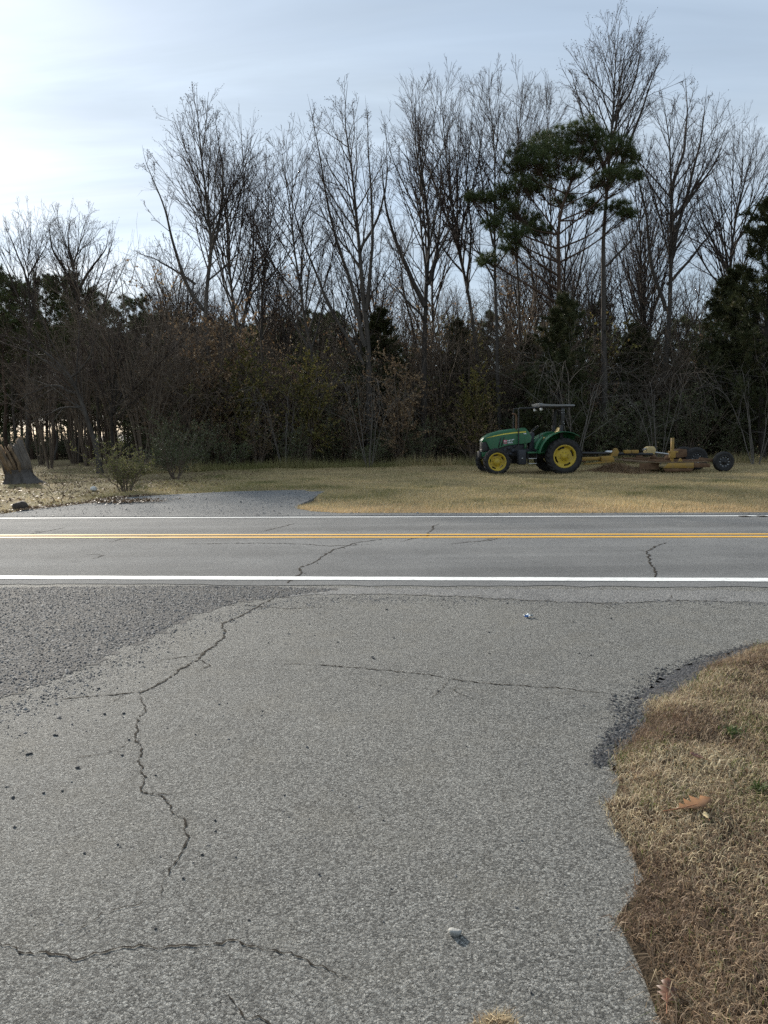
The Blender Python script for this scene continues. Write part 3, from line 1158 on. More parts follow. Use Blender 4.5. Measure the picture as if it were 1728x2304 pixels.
    # oak leaf and others: lobed outline, curled, with a stalk
    def leaf(px, size, az, curl, lab, mat):
        c = gp(*px)
        out = []
        lob = [(0, 0.03), (0.1, 0.06), (0.2, 0.22), (0.3, 0.10), (0.42, 0.36), (0.52, 0.14), (0.62, 0.40), (0.75, 0.14), (0.85, 0.24), (1.0, 0.02)]
        V, F = [], []
        for i, (t, wv) in enumerate(lob):
            zc = curl * (t - 0.4) ** 2 * 1.2
            for s in (-1, 0, 1):
                V.append([(t - 0.5), s * wv * 0.85, zc * 0.5 + abs(s) * wv * (0.12 + 0.35 * curl) * (0.3 if s > 0 else 1.0)])
        for i in range(len(lob) - 1):
            for j in range(2):
                F.append([i * 3 + j, i * 3 + j + 1, (i + 1) * 3 + j + 1, (i + 1) * 3 + j])
        V = np.array(V) * size
        me = mesh_np('fallen_leaf', V, [F])
        zz = float(lawn_z(c[:1], c[1:2])[0])
        o = link('fallen_leaf', me, mat, None, (c[0], c[1], zz + 0.028))
        o.rotation_euler = (0.10, -0.06, az)
        mo = o.modifiers.new('thick', 'SOLIDIFY')
        mo.thickness = 0.0008
        b = MB()
        b.tube(np.array([[-0.9, 0, 0.06], [-0.5, 0, 0.02], [0, 0, 0.012], [0.45, 0, 0.02]]) * size, np.array([0.012, 0.014, 0.011, 0.004]) * size, 5)
        b.build('leaf_stalk', simple('leaf_stalk', (0.32, 0.13, 0.06), None, 20, 0.6), o)
        tag(o, lab, 'leaf')
    lm = simple('oak_leaf', (0.21, 0.105, 0.042), (0.14, 0.07, 0.03), 30, 0.5)
    dm = simple('dark_leaf', (0.12, 0.045, 0.03), (0.07, 0.03, 0.022), 30, 0.5)
    leaf((1560, 1850), 0.16, 0.30, 0.45, 'large orange brown oak leaf curled on the dry lawn', lm)
    leaf((1568, 1738), 0.07, 2.3, 0.4, 'dark maroon leaf lying in the lawn beyond the oak leaf', dm)
    leaf((1500, 2262), 0.085, 1.2, 0.8, 'curled reddish leaf at the lawn edge in the bottom corner', simple('red_leaf', (0.13, 0.055, 0.028), (0.09, 0.04, 0.022), 30, 0.5))
    leaf((1588, 1873), 0.045, 1.5, 0.3, 'small pale yellow leaf just below the large oak leaf', simple('pale_leaf', (0.55, 0.45, 0.25), (0.45, 0.34, 0.17), 30, 0.5))


build_lawn()


# ------------------------------------------------------------------ verge beyond the road
def build_verge():
    r = np.random.default_rng(41)
    n = 400000
    y = 13.0 + 25 * r.random(n) ** 1.25
    x = (r.random(n) * 2 - 1) * (y * 0.56 + 1.0)
    v = x * RN[0] + y * RN[1]
    jag = (vnoise(x * 2.2, y * 0.2, 6) - 0.5) * 0.35
    ok = (v > ROAD1 + 0.22 + jag) & (~in_poly(x, y, side_poly))
    x, y, v = x[ok], y[ok], v[ok]
    # left: leaf-strewn bare ground under the trees, thin grass
    wood_left = smooth((-6.5 - x + 0.12 * (y - 18)) / 2.5)
    patch = vnoise(x * 0.8 + 3, y * 0.8, 7)
    fine = vnoise(x * 3.1, y * 3.1, 10)
    keep = r.random(len(x)) > wood_left * 0.88 - 0.25 * (patch > 0.62)
    x, y, v, patch, fine, wl = x[keep], y[keep], v[keep], patch[keep], fine[keep], wood_left[keep]
    m = len(x)
    P = np.column_stack([x, y, ground_z(x, y) - 0.005])
    straw_edge = np.exp(-((v - ROAD1 - 0.9) / 0.9) ** 2)
    h = 0.035 + 0.05 * r.random(m) + 0.05 * straw_edge * r.random(m) + 0.03 * (patch > 0.6)
    w = 0.006 + 0.008 * r.random(m)
    lean = 0.25 + 0.65 * r.random(m)
    V, F, k = blades(P, h, w, lean, r, 1)
    green_zone = np.clip(0.32 * smooth((v - 17.5) / 3.0) * smooth((26.5 - v) / 3.0), 0, 1) * (1 - 0.6 * smooth((x - 4) / 6)) + 0.5 * smooth((-x - 2) / 4)
    tone = 0.78 + 0.25 * straw_edge - 0.55 * green_zone * (0.45 + 0.9 * patch) - 0.35 * np.clip(patch - 0.66, 0, 1) * 3 + 0.3 * (fine - 0.5)
    rnd = np.clip(tone + r.normal(0, 0.12, m), 0, 1)
    o = link('verge_grass', mesh_np('verge_grass', V, F, {'rnd': np.repeat(rnd, k)}), M['verge'])
    tag(o, 'mown straw and olive grass between the road and the wood', 'grass', kind='stuff')
    # fallen leaves under the left hand trees and thinly elsewhere
    n = 13000
    y = 17 + 30 * r.random(n)
    x = -y * 0.56 + r.random(n) * (y * 0.56 - 4.5)
    pr = smooth((-5.0 - x + 0.12 * (y - 18)) / 3) * (0.25 + 0.75 * smooth((vnoise(x * 0.7, y * 0.7, 19) - 0.3) / 0.3))
    k_ = (r.random(n) < pr) & ~in_poly(x, y, side_poly) & (x * RN[0] + y * RN[1] > ROAD1 + 0.8)
    x, y = x[k_], y[k_]
    # along the edge of the side drive
    e = np.array([gp(*p)[:2] for p in [(0, 1154), (60, 1146), (135, 1138), (220, 1128), (262, 1120), (330, 1115)]])
    t = r.random(2600) * (len(e) - 1.001)
    i = t.astype(int)
    ed = e[i] + (e[i + 1] - e[i]) * (t - i)[:, None] + r.normal(0, 0.16, (2600, 2))
    c2 = gp(285, 1131)[:2]
    pile = c2 + r.normal(0, 1, (700, 2)) * np.array([0.42, 0.22])
    x = np.concatenate([x, ed[:, 0], pile[:, 0]])
    y = np.concatenate([y, ed[:, 1], pile[:, 1]])
    m = len(x)
    s = 0.02 + 0.03 * r.random(m)
    a = r.random(m) * 6.283
    tilt = r.normal(0, 0.45, m)
    z0 = np.maximum(ground_z(x, y), np.where(in_poly(x, y, side_poly), hgt(x, y) + 0.024, -1)) + 0.012 + 0.02 * r.random(m)
    C = np.column_stack([x, y, z0])
    d1 = np.stack([np.cos(a), np.sin(a), np.sin(tilt) * 0.6], 1) * s[:, None]
    d2 = np.stack([-np.sin(a), np.cos(a), r.normal(0, 0.5, m)], 1) * (s * 0.55)[:, None]
    V = np.stack([C - d1, C + d2, C + d1, C - d2], 1)
    V[:, 1, 2] += 0.012
    V = V.reshape(-1, 3)
    F = np.arange(4 * m).reshape(m, 4)
    o = link('fallen_leaves', mesh_np('fallen_leaves', V, [F], {'rnd': np.repeat(r.random(m), 4)}), M['litter'])
    tag(o, 'brown fallen leaves strewn under the trees beyond the road', 'leaves', kind='stuff')


build_verge()

# ------------------------------------------------------------------ tractor
def gloss(name, c, rough=0.35, dirt=0.25, metal=0.0):
    m = NT(name)
    f = m.noise(5, 6, 0.65)
    g = m.noise(40, 4, 0.6)
    col = m.mixc(m.mapr(f, 0.45, 0.75, 0.0, dirt), c, (0.16, 0.13, 0.09))
    return m.fin(col, m.mapr(g, 0.3, 0.7, rough, rough + 0.2), None, 0.5, metal)


M['green'] = gloss('tractor_green', (0.008, 0.105, 0.037), 0.30, 0.22)
M['yellow'] = gloss('wheel_yellow', (0.50, 0.35, 0.022), 0.45, 0.5)
M['stripe'] = gloss('stripe_yellow', (0.72, 0.62, 0.10), 0.4, 0.05)
M['black'] = gloss('black_steel', (0.014, 0.014, 0.015), 0.45, 0.15)
M['plastic'] = gloss('black_plastic', (0.02, 0.022, 0.028), 0.5, 0.1)
M['rubber'] = simple('tyre_rubber', (0.018, 0.018, 0.019), (0.045, 0.042, 0.038), 9, 0.85, 0.004, 0.25)
M['steel'] = gloss('bare_steel', (0.45, 0.45, 0.44), 0.35, 0.2, 0.8)
M['roof_sheet'] = gloss('canopy_sheet', (0.25, 0.26, 0.27), 0.4, 0.25)
M['lamp'] = gloss('lamp_lens', (0.75, 0.77, 0.78), 0.15, 0.05)
M['ochre'] = gloss('mower_ochre', (0.34, 0.20, 0.035), 0.6, 0.6)
M['rusty'] = simple('rusty_steel', (0.10, 0.055, 0.032), (0.19, 0.115, 0.065), 6, 0.85, 0.004, 0.2)
M['dusty'] = simple('dusty_deck', (0.22, 0.16, 0.10), (0.13, 0.09, 0.055), 4, 0.9, 0.004, 0.15)


def tyre(parent, r_out, r_in, w, lugs, lug_h, mat, chev=0.55):
    b = MB()
    h = w / 2
    rb = r_out - lug_h
    prof = [(r_in, -h * 0.72), (r_in + (rb - r_in) * 0.35, -h * 0.98), (r_in + (rb - r_in) * 0.75, -h * 1.0), (rb - 0.02, -h * 0.85), (rb, -h * 0.6), (rb + 0.004, 0),
            (rb, h * 0.6), (rb - 0.02, h * 0.85), (r_in + (rb - r_in) * 0.75, h), (r_in + (rb - r_in) * 0.35, h * 0.98), (r_in, h * 0.72)]
    b.lathe(prof, 48)
    if lugs:
        for k in range(lugs * 2):
            s = -1 if k % 2 else 1
            a0 = k * math.pi / lugs
            V = []
            for t, rr in ((0.02, r_out), (0.55, r_out), (1.0, r_out - 0.03)):
                a = a0 + t * chev * 0.55
                wa = 0.10 * (1 + 0.25 * t)
                y = s * h * (0.02 + t * 0.98)
                for da in (-wa / 2, wa / 2):
                    for q in (rr, rb - 0.03):
                        V.append([math.cos(a + da) * q, y, math.sin(a + da) * q])
            F = []
            for j in range(2):
                o = j * 4
                F += [[o, o + 2, o + 6, o + 4], [o, o + 4, o + 5, o + 1], [o + 2, o + 3, o + 7, o + 6]]
            F += [[8, 10, 11, 9], [0, 1, 3, 2]]
            b.add(V, F)
    return b.build('tyre', mat, parent, 0, False)


def rim(parent, r, w, mat, slots, slot_r, dish, side, bolts, bolt_r, bolt_mat, hub_r, name='rim'):
    """side: -1 outer face towards -Y"""
    b = MB()
    y0 = side * w * 0.5
    yd = side * (w * 0.5 - dish)

    def skip(k, a):
        if k != 3 or not slots:
            return False
        ph = (a / (2 * math.pi) * slots) % 1.0
        return 0.28 < ph < 0.72
    prof = [(r + 0.012, y0 * 0.92), (r, y0), (r - 0.045, y0 * 0.96), (slot_r[1], yd * 0.9 + y0 * 0.1), (slot_r[0], yd), (hub_r * 1.5, yd), (hub_r, yd + side * 0.05), (hub_r * 0.9, yd + side * 0.07), (0.001, yd + side * 0.07)]
    b.lathe(prof, 48, skip=skip)
    b.lathe([(r - 0.045, y0 * 0.9), (r - 0.05, -y0 * 0.9)], 48)
    o = b.build(name, mat, parent, 0, False)
    for k in range(bolts):
        a = 2 * math.pi * k / bolts
        c = MB()
        rr = 0.014
        c.lathe([(rr, 0), (rr, side * 0.025), (0.001, side * 0.025)], 6)
        c.build('wheel_nut', bolt_mat, parent, 0, False, (math.cos(a) * bolt_r, yd, math.sin(a) * bolt_r))
    return o


def build_tractor():
    pr = gp(1269, 1063)
    pf = gp(1122, 1066)
    T = empty('tractor', (pr[0], 28.0, float(hgt(pr[0], 28.0)) + 0.0), math.radians(3.0))
    tag(T, 'green tractor with yellow wheels and a flat canopy parked on the verge', 'tractor')
    x28 = at(1269, 1040, 28.0)[0]
    T.location.x = x28 - 0.26
    # hood: side outline swept across a rounded top
    side = [(-2.99, 1.16), (-2.97, 1.25), (-2.84, 1.36), (-2.62, 1.465), (-2.17, 1.575), (-1.70, 1.63), (-1.25, 1.66), (-1.13, 1.52), (-1.04, 1.36), (-1.09, 1.15), (-1.34, 1.10), (-1.94, 1.04), (-2.32, 0.92), (-2.60, 0.90), (-2.60, 1.24), (-2.80, 1.20)]
    b = MB()
    sections = [(-0.345, 0.90, 0.035), (-0.34, 1.0, 0.0), (-0.25, 1.0, -0.035), (0.25, 1.0, -0.035), (0.34, 1.0, 0.0), (0.345, 0.9, 0.035)]
    top = [(-2.86, 1.18), (-2.83, 1.27), (-2.745, 1.36), (-2.58, 1.46), (-2.17, 1.575), (-1.70, 1.63), (-1.25, 1.66), (-1.16, 1.56), (-1.04, 1.36)]
    low = [(-2.85, 1.15), (-2.79, 1.17), (-2.70, 1.19), (-2.57, 0.905), (-2.30, 0.93), (-1.94, 1.04), (-1.34, 1.10), (-1.2, 1.12), (-1.09, 1.14)]
    n = len(top)
    ys = [-0.345, -0.335, -0.27, 0.0, 0.27, 0.335, 0.345]
    dz = [-0.07, -0.025, 0.0, 0.012, 0.0, -0.025, -0.07]
    nose = [0.55, 0.78, 0.9, 0.97, 1, 1, 1, 1, 1]
    V = []
    for i in range(n):
        V.append([low[i][0], -0.345 * nose[i], low[i][1]])
        for y, d in zip(ys, dz):
            V.append([top[i][0], y * nose[i], top[i][1] + d])
        V.append([low[i][0], 0.345 * nose[i], low[i][1]])
    m = len(ys) + 2
    F = [[i * m + j, (i + 1) * m + j, (i + 1) * m + j + 1, i * m + j + 1] for i in range(n - 1) for j in range(m - 1)]
    F.append([(n - 1) * m + 0, (n - 1) * m + 1, (n - 1) * m + 2, (n - 1) * m + 3])
    b.add(V, F)
    b.add([V[(n - 1) * m + j] for j in range(m)], [[0, 1, 7, 8], [1, 2, 6, 7], [2, 3, 5, 6]], [[3, 4, 5]])
    hood = b.build('hood', M['green'], T, 0, False)
    for s in (-1, 1):
        # yellow stripe, standing just proud
        c = MB()
        up = [(-2.70, 1.315), (-2.40, 1.405), (-2.05, 1.475), (-1.65, 1.525), (-1.25, 1.552)]
        lo = [(-2.72, 1.30), (-2.40, 1.372), (-2.05, 1.432), (-1.65, 1.475), (-1.25, 1.497)]
        V = []
        for (a, z) in up + lo[::-1]:
            V.append([a, s * (0.352 if a > -2.6 else 0.345), z])
        V2 = [[v[0], v[1] - s * 0.012, v[2]] for v in V]
        k = len(V)
        q = [[i, i + 1, k - 2 - i, k - 1 - i] for i in range(4)]
        c.add(V + V2, q, [[i, (i + 1) % k, (i + 1) % k + k, i + k] for i in range(k)])
        c.build('stripe', M['stripe'], hood)
        # slanted vents
        for dx in (0.0, 0.11):
            c = MB()
            c.add([[-2.28 + dx, s * 0.3485, 0.97 + dx * 0.4], [-2.24 + dx, s * 0.3485, 0.97 + dx * 0.4], [-2.14 + dx, s * 0.3485, 1.33 + dx * 0.15], [-2.20 + dx, s * 0.3485, 1.31 + dx * 0.15],
                   [-2.28 + dx, s * 0.33, 0.97 + dx * 0.4], [-2.24 + dx, s * 0.33, 0.97 + dx * 0.4], [-2.14 + dx, s * 0.33, 1.33 + dx * 0.15], [-2.20 + dx, s * 0.33, 1.31 + dx * 0.15]],
                  [[0, 1, 2, 3], [0, 4, 5, 1], [1, 5, 6, 2], [2, 6, 7, 3], [3, 7, 4, 0]])
            c.build('side_vent', M['black'], hood)
        # sticker: red badge and white lettering marks
        c = MB()
        c.box(-2.07, -1.95, s * 0.348 - 0.002, s * 0.348 + 0.002, 1.10, 1.235)
        st = c.build('sticker', gloss('sticker_red', (0.55, 0.03, 0.05), 0.5, 0.05), hood)
        c = MB()
        yy = s * 0.353
        for (x0, x1, z0, z1) in ((-2.055, -2.04, 1.13, 1.21), (-2.02, -2.005, 1.13, 1.21), (-2.055, -2.005, 1.205, 1.22), (-2.055, -2.005, 1.16, 1.172), (-1.99, -1.975, 1.12, 1.20), (-1.99, -1.96, 1.19, 1.205),
                                  (-1.94, -1.885, 1.20, 1.225), (-1.92, -1.905, 1.155, 1.20), (-1.87, -1.85, 1.16, 1.235), (-1.85, -1.82, 1.215, 1.24), (-1.81, -1.775, 1.17, 1.19), (-1.805, -1.79, 1.17, 1.25), (-1.76, -1.74, 1.18, 1.26), (-1.73, -1.68, 1.235, 1.262),
                                  (-1.93, -1.73, 1.115, 1.142), (-2.07, -1.95, 1.088, 1.099)):
            c.box(x0, x1, yy - 0.001, yy + 0.001, z0, z1)
        c.build('lettering', M['lamp'], hood)
    c = MB()
    c.box(-1.31, -1.27, -0.353, -0.345, 0.92, 1.44)
    c.build('panel_seam', M['green'], hood, 0.004)
    c = MB()
    c.box(-1.35, -1.24, -0.356, -0.346, 1.435, 1.465)
    c.build('number_plate', M['lamp'], hood)
    # grille and lamps
    c = MB()
    c.prism([(-2.835, 0.80), (-2.84, 1.16), (-2.70, 1.20), (-2.56, 1.23), (-2.56, 0.86)], -0.27, 0.27)
    gr = c.build('grille', M['black'], T, 0.02)
    for k in range(6):
        c = MB()
        c.box(-2.852, -2.832, -0.24, 0.24, 0.86 + k * 0.05, 0.875 + k * 0.05)
        c.build('slat', M['plastic'], gr)
    for s in (-1, 1):
        c = MB()
        V = [[-2.99, s * 0.14, 1.20], [-2.93, s * 0.255, 1.17], [-2.78, s * 0.305, 1.245], [-2.80, s * 0.30, 1.285], [-2.95, s * 0.20, 1.255],
             [-2.96, s * 0.13, 1.20], [-2.90, s * 0.235, 1.17], [-2.76, s * 0.28, 1.245], [-2.78, s * 0.28, 1.285], [-2.92, s * 0.18, 1.255]]
        V = [[v[0] + 0.12, v[1], v[2]] for v in V]
        c.add(V, [[0, 1, 2, 3], [0, 5, 6, 1], [1, 6, 7, 2], [2, 7, 8, 3], [3, 8, 9, 4], [4, 9, 5, 0]], [[0, 3, 4]])
        c.build('headlight', M['lamp'], T)
    # chassis, engine, front axle
    c = MB()
    c.box(-2.85, 0.25, -0.19, 0.19, 0.55, 0.92)
    c.box(-2.2, -1.3, -0.27, 0.27, 0.62, 1.08)
    c.box(-0.35, 0.35, -0.25, 0.25, 0.42, 1.05)
    c.build('chassis', M['black'], T, 0.03)
    c = MB()
    c.box(-2.85, -2.5, -0.22, 0.22, 0.62, 0.84)
    c.build('front_support', M['green'], T, 0.03)
    c = MB()
    for k in range(5):
        c.box(-2.94, -2.852, -0.20 + k * 0.085, -0.135 + k * 0.085, 0.60, 0.83)
    c.build('front_weights', M['plastic'], T, 0.01)
    c = MB()
    for (x0, z0, s_) in ((-2.02, 0.86, 0.07), (-1.86, 0.93, 0.06), (-1.70, 0.84, 0.08), (-1.95, 0.70, 0.09), (-1.66, 1.0, 0.05), (-1.80, 0.72, 0.06)):
        c.lathe([(0.001, -0.33), (s_, -0.33), (s_, -0.2)], 12, (x0, 0, z0))
    c.build('engine_fittings', M['plastic'], T)
    c = MB()
    c.tube([[-2.41, -0.62, 0.47], [-2.41, -0.2, 0.52], [-2.41, 0.2, 0.52], [-2.41, 0.62, 0.47]], 0.085, 10)
    c.build('front_axle', M['green'], T, 0, True)
    c = MB()
    c.tube([[0, -0.62, 0.61], [0, 0.62, 0.61]], 0.12, 12)
    c.build('rear_axle', M['green'], T, 0, True)
    # wheels
    for (x, s, ro, ri, w, lugs, z) in ((0, -1, 0.655, 0.40, 0.42, 22, 0.63), (0, 1, 0.655, 0.40, 0.42, 22, 0.63), (-2.41, -1, 0.485, 0.315, 0.32, 18, 0.465), (-2.41, 1, 0.485, 0.315, 0.32, 18, 0.465)):
        yc = s * (0.83 if x == 0 else 0.78)
        wh = empty('wheel', (x, yc, z), 0, T)
        wh.rotation_euler = (0, 0.4 if x == 0 else 0.15, 0)
        tyre(wh, ro, ri, w, lugs, 0.035, M['rubber'])
        if x == 0:
            rim(wh, 0.41, w * 0.8, M['yellow'], 4, (0.28, 0.345), 0.09, s, 8, 0.15, M['rusty'], 0.10)
        else:
            rim(wh, 0.325, w * 0.8, M['yellow'], 5, (0.215, 0.265), 0.12, s, 8, 0.15, M['rusty'], 0.11)
    # fenders: curved sheet over each rear wheel with an inner side
    for s in (-1, 1):
        c = MB()
        angs = np.linspace(math.radians(172), math.radians(52), 22)
        V, F = [], []
        for a in angs:
            for (rr, y) in ((0.90, s * 1.02), (0.915, s * 1.01), (0.92, s * 0.60), (0.90, s * 0.42), (0.52, s * 0.42)):
                V.append([math.cos(a) * rr - 0.01, y, math.sin(a) * rr + 0.60])
        k = 5
        F = [[i * k + j, (i + 1) * k + j, (i + 1) * k + j + 1, i * k + j + 1] for i in range(len(angs) - 1) for j in range(k - 1)]
        c.add(V, F)
        o = c.build('fender', M['green'], T)
        md = o.modifiers.new('thick', 'SOLIDIFY')
        md.thickness = 0.018
        # curved fuel tank nose before the fender
        c = MB()
        c.tube([[-0.98, s * 0.72, 0.90], [-0.93, s * 0.72, 1.06], [-0.84, s * 0.70, 1.20], [-0.72, s * 0.66, 1.32]], [0.05, 0.06, 0.06, 0.04], 10)
        c.build('fender_grab_rail', M['green'], T, 0, True)
    # platform, steps, tank
    c = MB()
    c.box(-1.25, -0.35, -0.62, 0.62, 0.74, 0.80)
    c.build('platform', M['green'], T, 0.01)
    for s in (-1, 1):
        c = MB()
        c.box(-1.60, -1.31, s * 0.55 - 0.14, s * 0.55 + 0.14, 0.34, 0.88)
        tk = c.build('fuel_tank' if s < 0 else 'toolbox', M['plastic'], T, 0.04)
        c = MB()
        c.lathe([(0.001, s * 0.705), (0.028, s * 0.705), (0.028, s * 0.68)], 12, (-1.46, 0, 0.57))
        c.build('cap', M['steel'], tk)
        for z in (0.38, 0.56):
            c = MB()
            c.box(-1.23, -0.93, s * 0.62 - 0.07, s * 0.62 + 0.07, z - 0.015, z + 0.015)
            c.build('step', M['steel'], T, 0.004)
        for x in (-1.24, -0.92):
            c = MB()
            c.box(x - 0.012, x + 0.012, s * 0.60 - 0.03, s * 0.60 + 0.03, 0.36, 0.74)
            c.build('step_hanger', M['black'], T)
    # exhaust and front canopy frame
    c = MB()
    c.tube([[-1.60, -0.30, 1.20], [-1.60, -0.31, 2.02], [-1.61, -0.31, 2.12], [-1.66, -0.31, 2.17], [-1.76, -0.31, 2.18]], 0.032, 10)
    c.build('exhaust_pipe', M['rusty'], T, 0, True)
    for s in (-1, 1):
        c = MB()
        c.tube([[-1.54, s * 0.42, 1.0], [-1.54, s * 0.42, 2.34], [-1.52, s * 0.42, 2.38], [-0.80, s * 0.42, 2.39]], 0.024, 8)
        c.build('canopy_frame', M['black'], T)
        c = MB()
        c.box(-0.06, 0.06, s * 0.52 - 0.045, s * 0.52 + 0.045, 0.95, 1.75)
        c.box(-0.02, 0.10, s * 0.52 - 0.04, s * 0.52 + 0.04, 1.70, 2.42)
        rp = c.build('roll_bar', M['black'], T, 0.01)
        for (bx, bz) in ((-0.0, 2.28), (0.08, 2.28), (0.0, 2.19), (0.08, 2.19), (0.05, 1.86), (0.09, 1.80)):
            c = MB()
            c.lathe([(0.001, s * 0.575), (0.016, s * 0.575), (0.016, s * 0.55)], 8, (bx, 0, bz))
            c.build('bolt', M['steel'], rp)
    c = MB()
    c.box(-0.02, 0.10, -0.5, 0.5, 2.36, 2.42)
    c.build('cross_bar', M['black'], T, 0.01)
    # canopy: shallow tray with a turned-down lip
    c = MB()
    c.prism([(-0.83, 2.545), (-0.72, 2.51), (0.44, 2.475), (0.46, 2.44), (0.44, 2.425), (-0.70, 2.425), (-0.76, 2.435)], -0.62, 0.62)
    cn = c.build('canopy', M['roof_sheet'], T, 0.012)
    c = MB()
    c.box(-0.78, 0.42, -0.60, 0.60, 2.385, 2.424)
    c.build('canopy_underside', M['black'], cn)
    for s in (-1, 1):
        c = MB()
        c.lathe([(0.001, -0.03), (0.05, -0.03), (0.06, 0.0), (0.04, 0.05), (0.001, 0.06)], 12)
        o = c.build('work_lamp', M['lamp'], T, 0, True, (-0.73, s * 0.45, 2.33))
        o.rotation_euler = (0, 0, math.radians(-80))
    # seat, wheel, console
    c = MB()
    c.box(-0.55, -0.12, -0.24, 0.24, 1.22, 1.32)
    se = c.build('seat', M['yellow'], T, 0.03)
    c = MB()
    R = Matrix.Rotation(math.radians(28), 3, 'Y')
    c.box(-0.14, -0.05, -0.23, 0.23, 1.28, 1.72, R, (-0.1, 0, 1.3))
    c.build('seat_back', M['yellow'], se, 0.03)
    c = MB()
    c.prism([(-1.10, 0.8), (-1.06, 1.45), (-0.98, 1.52), (-0.90, 1.48), (-0.92, 0.8)], -0.2, 0.2)
    c.build('console', M['plastic'], T, 0.02)
    c = MB()
    a = np.linspace(0, 2 * math.pi, 25)
    c.tube(np.stack([-0.84 + 0.13 * np.cos(a), 0.21 * np.sin(a), 1.63 + 0.12 * np.cos(a) * 0.9], 1), 0.016, 6, False)
    c.tube([[-0.96, 0, 1.48], [-0.84, 0, 1.63]], 0.02, 6)
    c.build('steering_wheel', M['black'], T, 0, True)
    for (x, y, z, mt) in ((-0.62, -0.35, 1.38, 'rusty'), (-0.72, -0.30, 1.42, 'black')):
        c = MB()
        c.tube([[x, y, z - 0.35], [x - 0.03, y, z]], 0.012, 6)
        c.lathe([(0.001, -0.02), (0.022, 0), (0.001, 0.02)], 8, (x - 0.03, y, z))
        c.build('control_lever', M[mt], T)
    # hitch and drawbar
    c = MB()
    for s in (-1, 1):
        c.tube([[0.15, s * 0.3, 0.55], [0.95, s * 0.38, 0.42]], 0.03, 6)
    c.box(0.2, 0.85, -0.05, 0.05, 0.40, 0.46)
    c.build('hitch', M['rusty'], T)
    return T


TR = build_tractor()


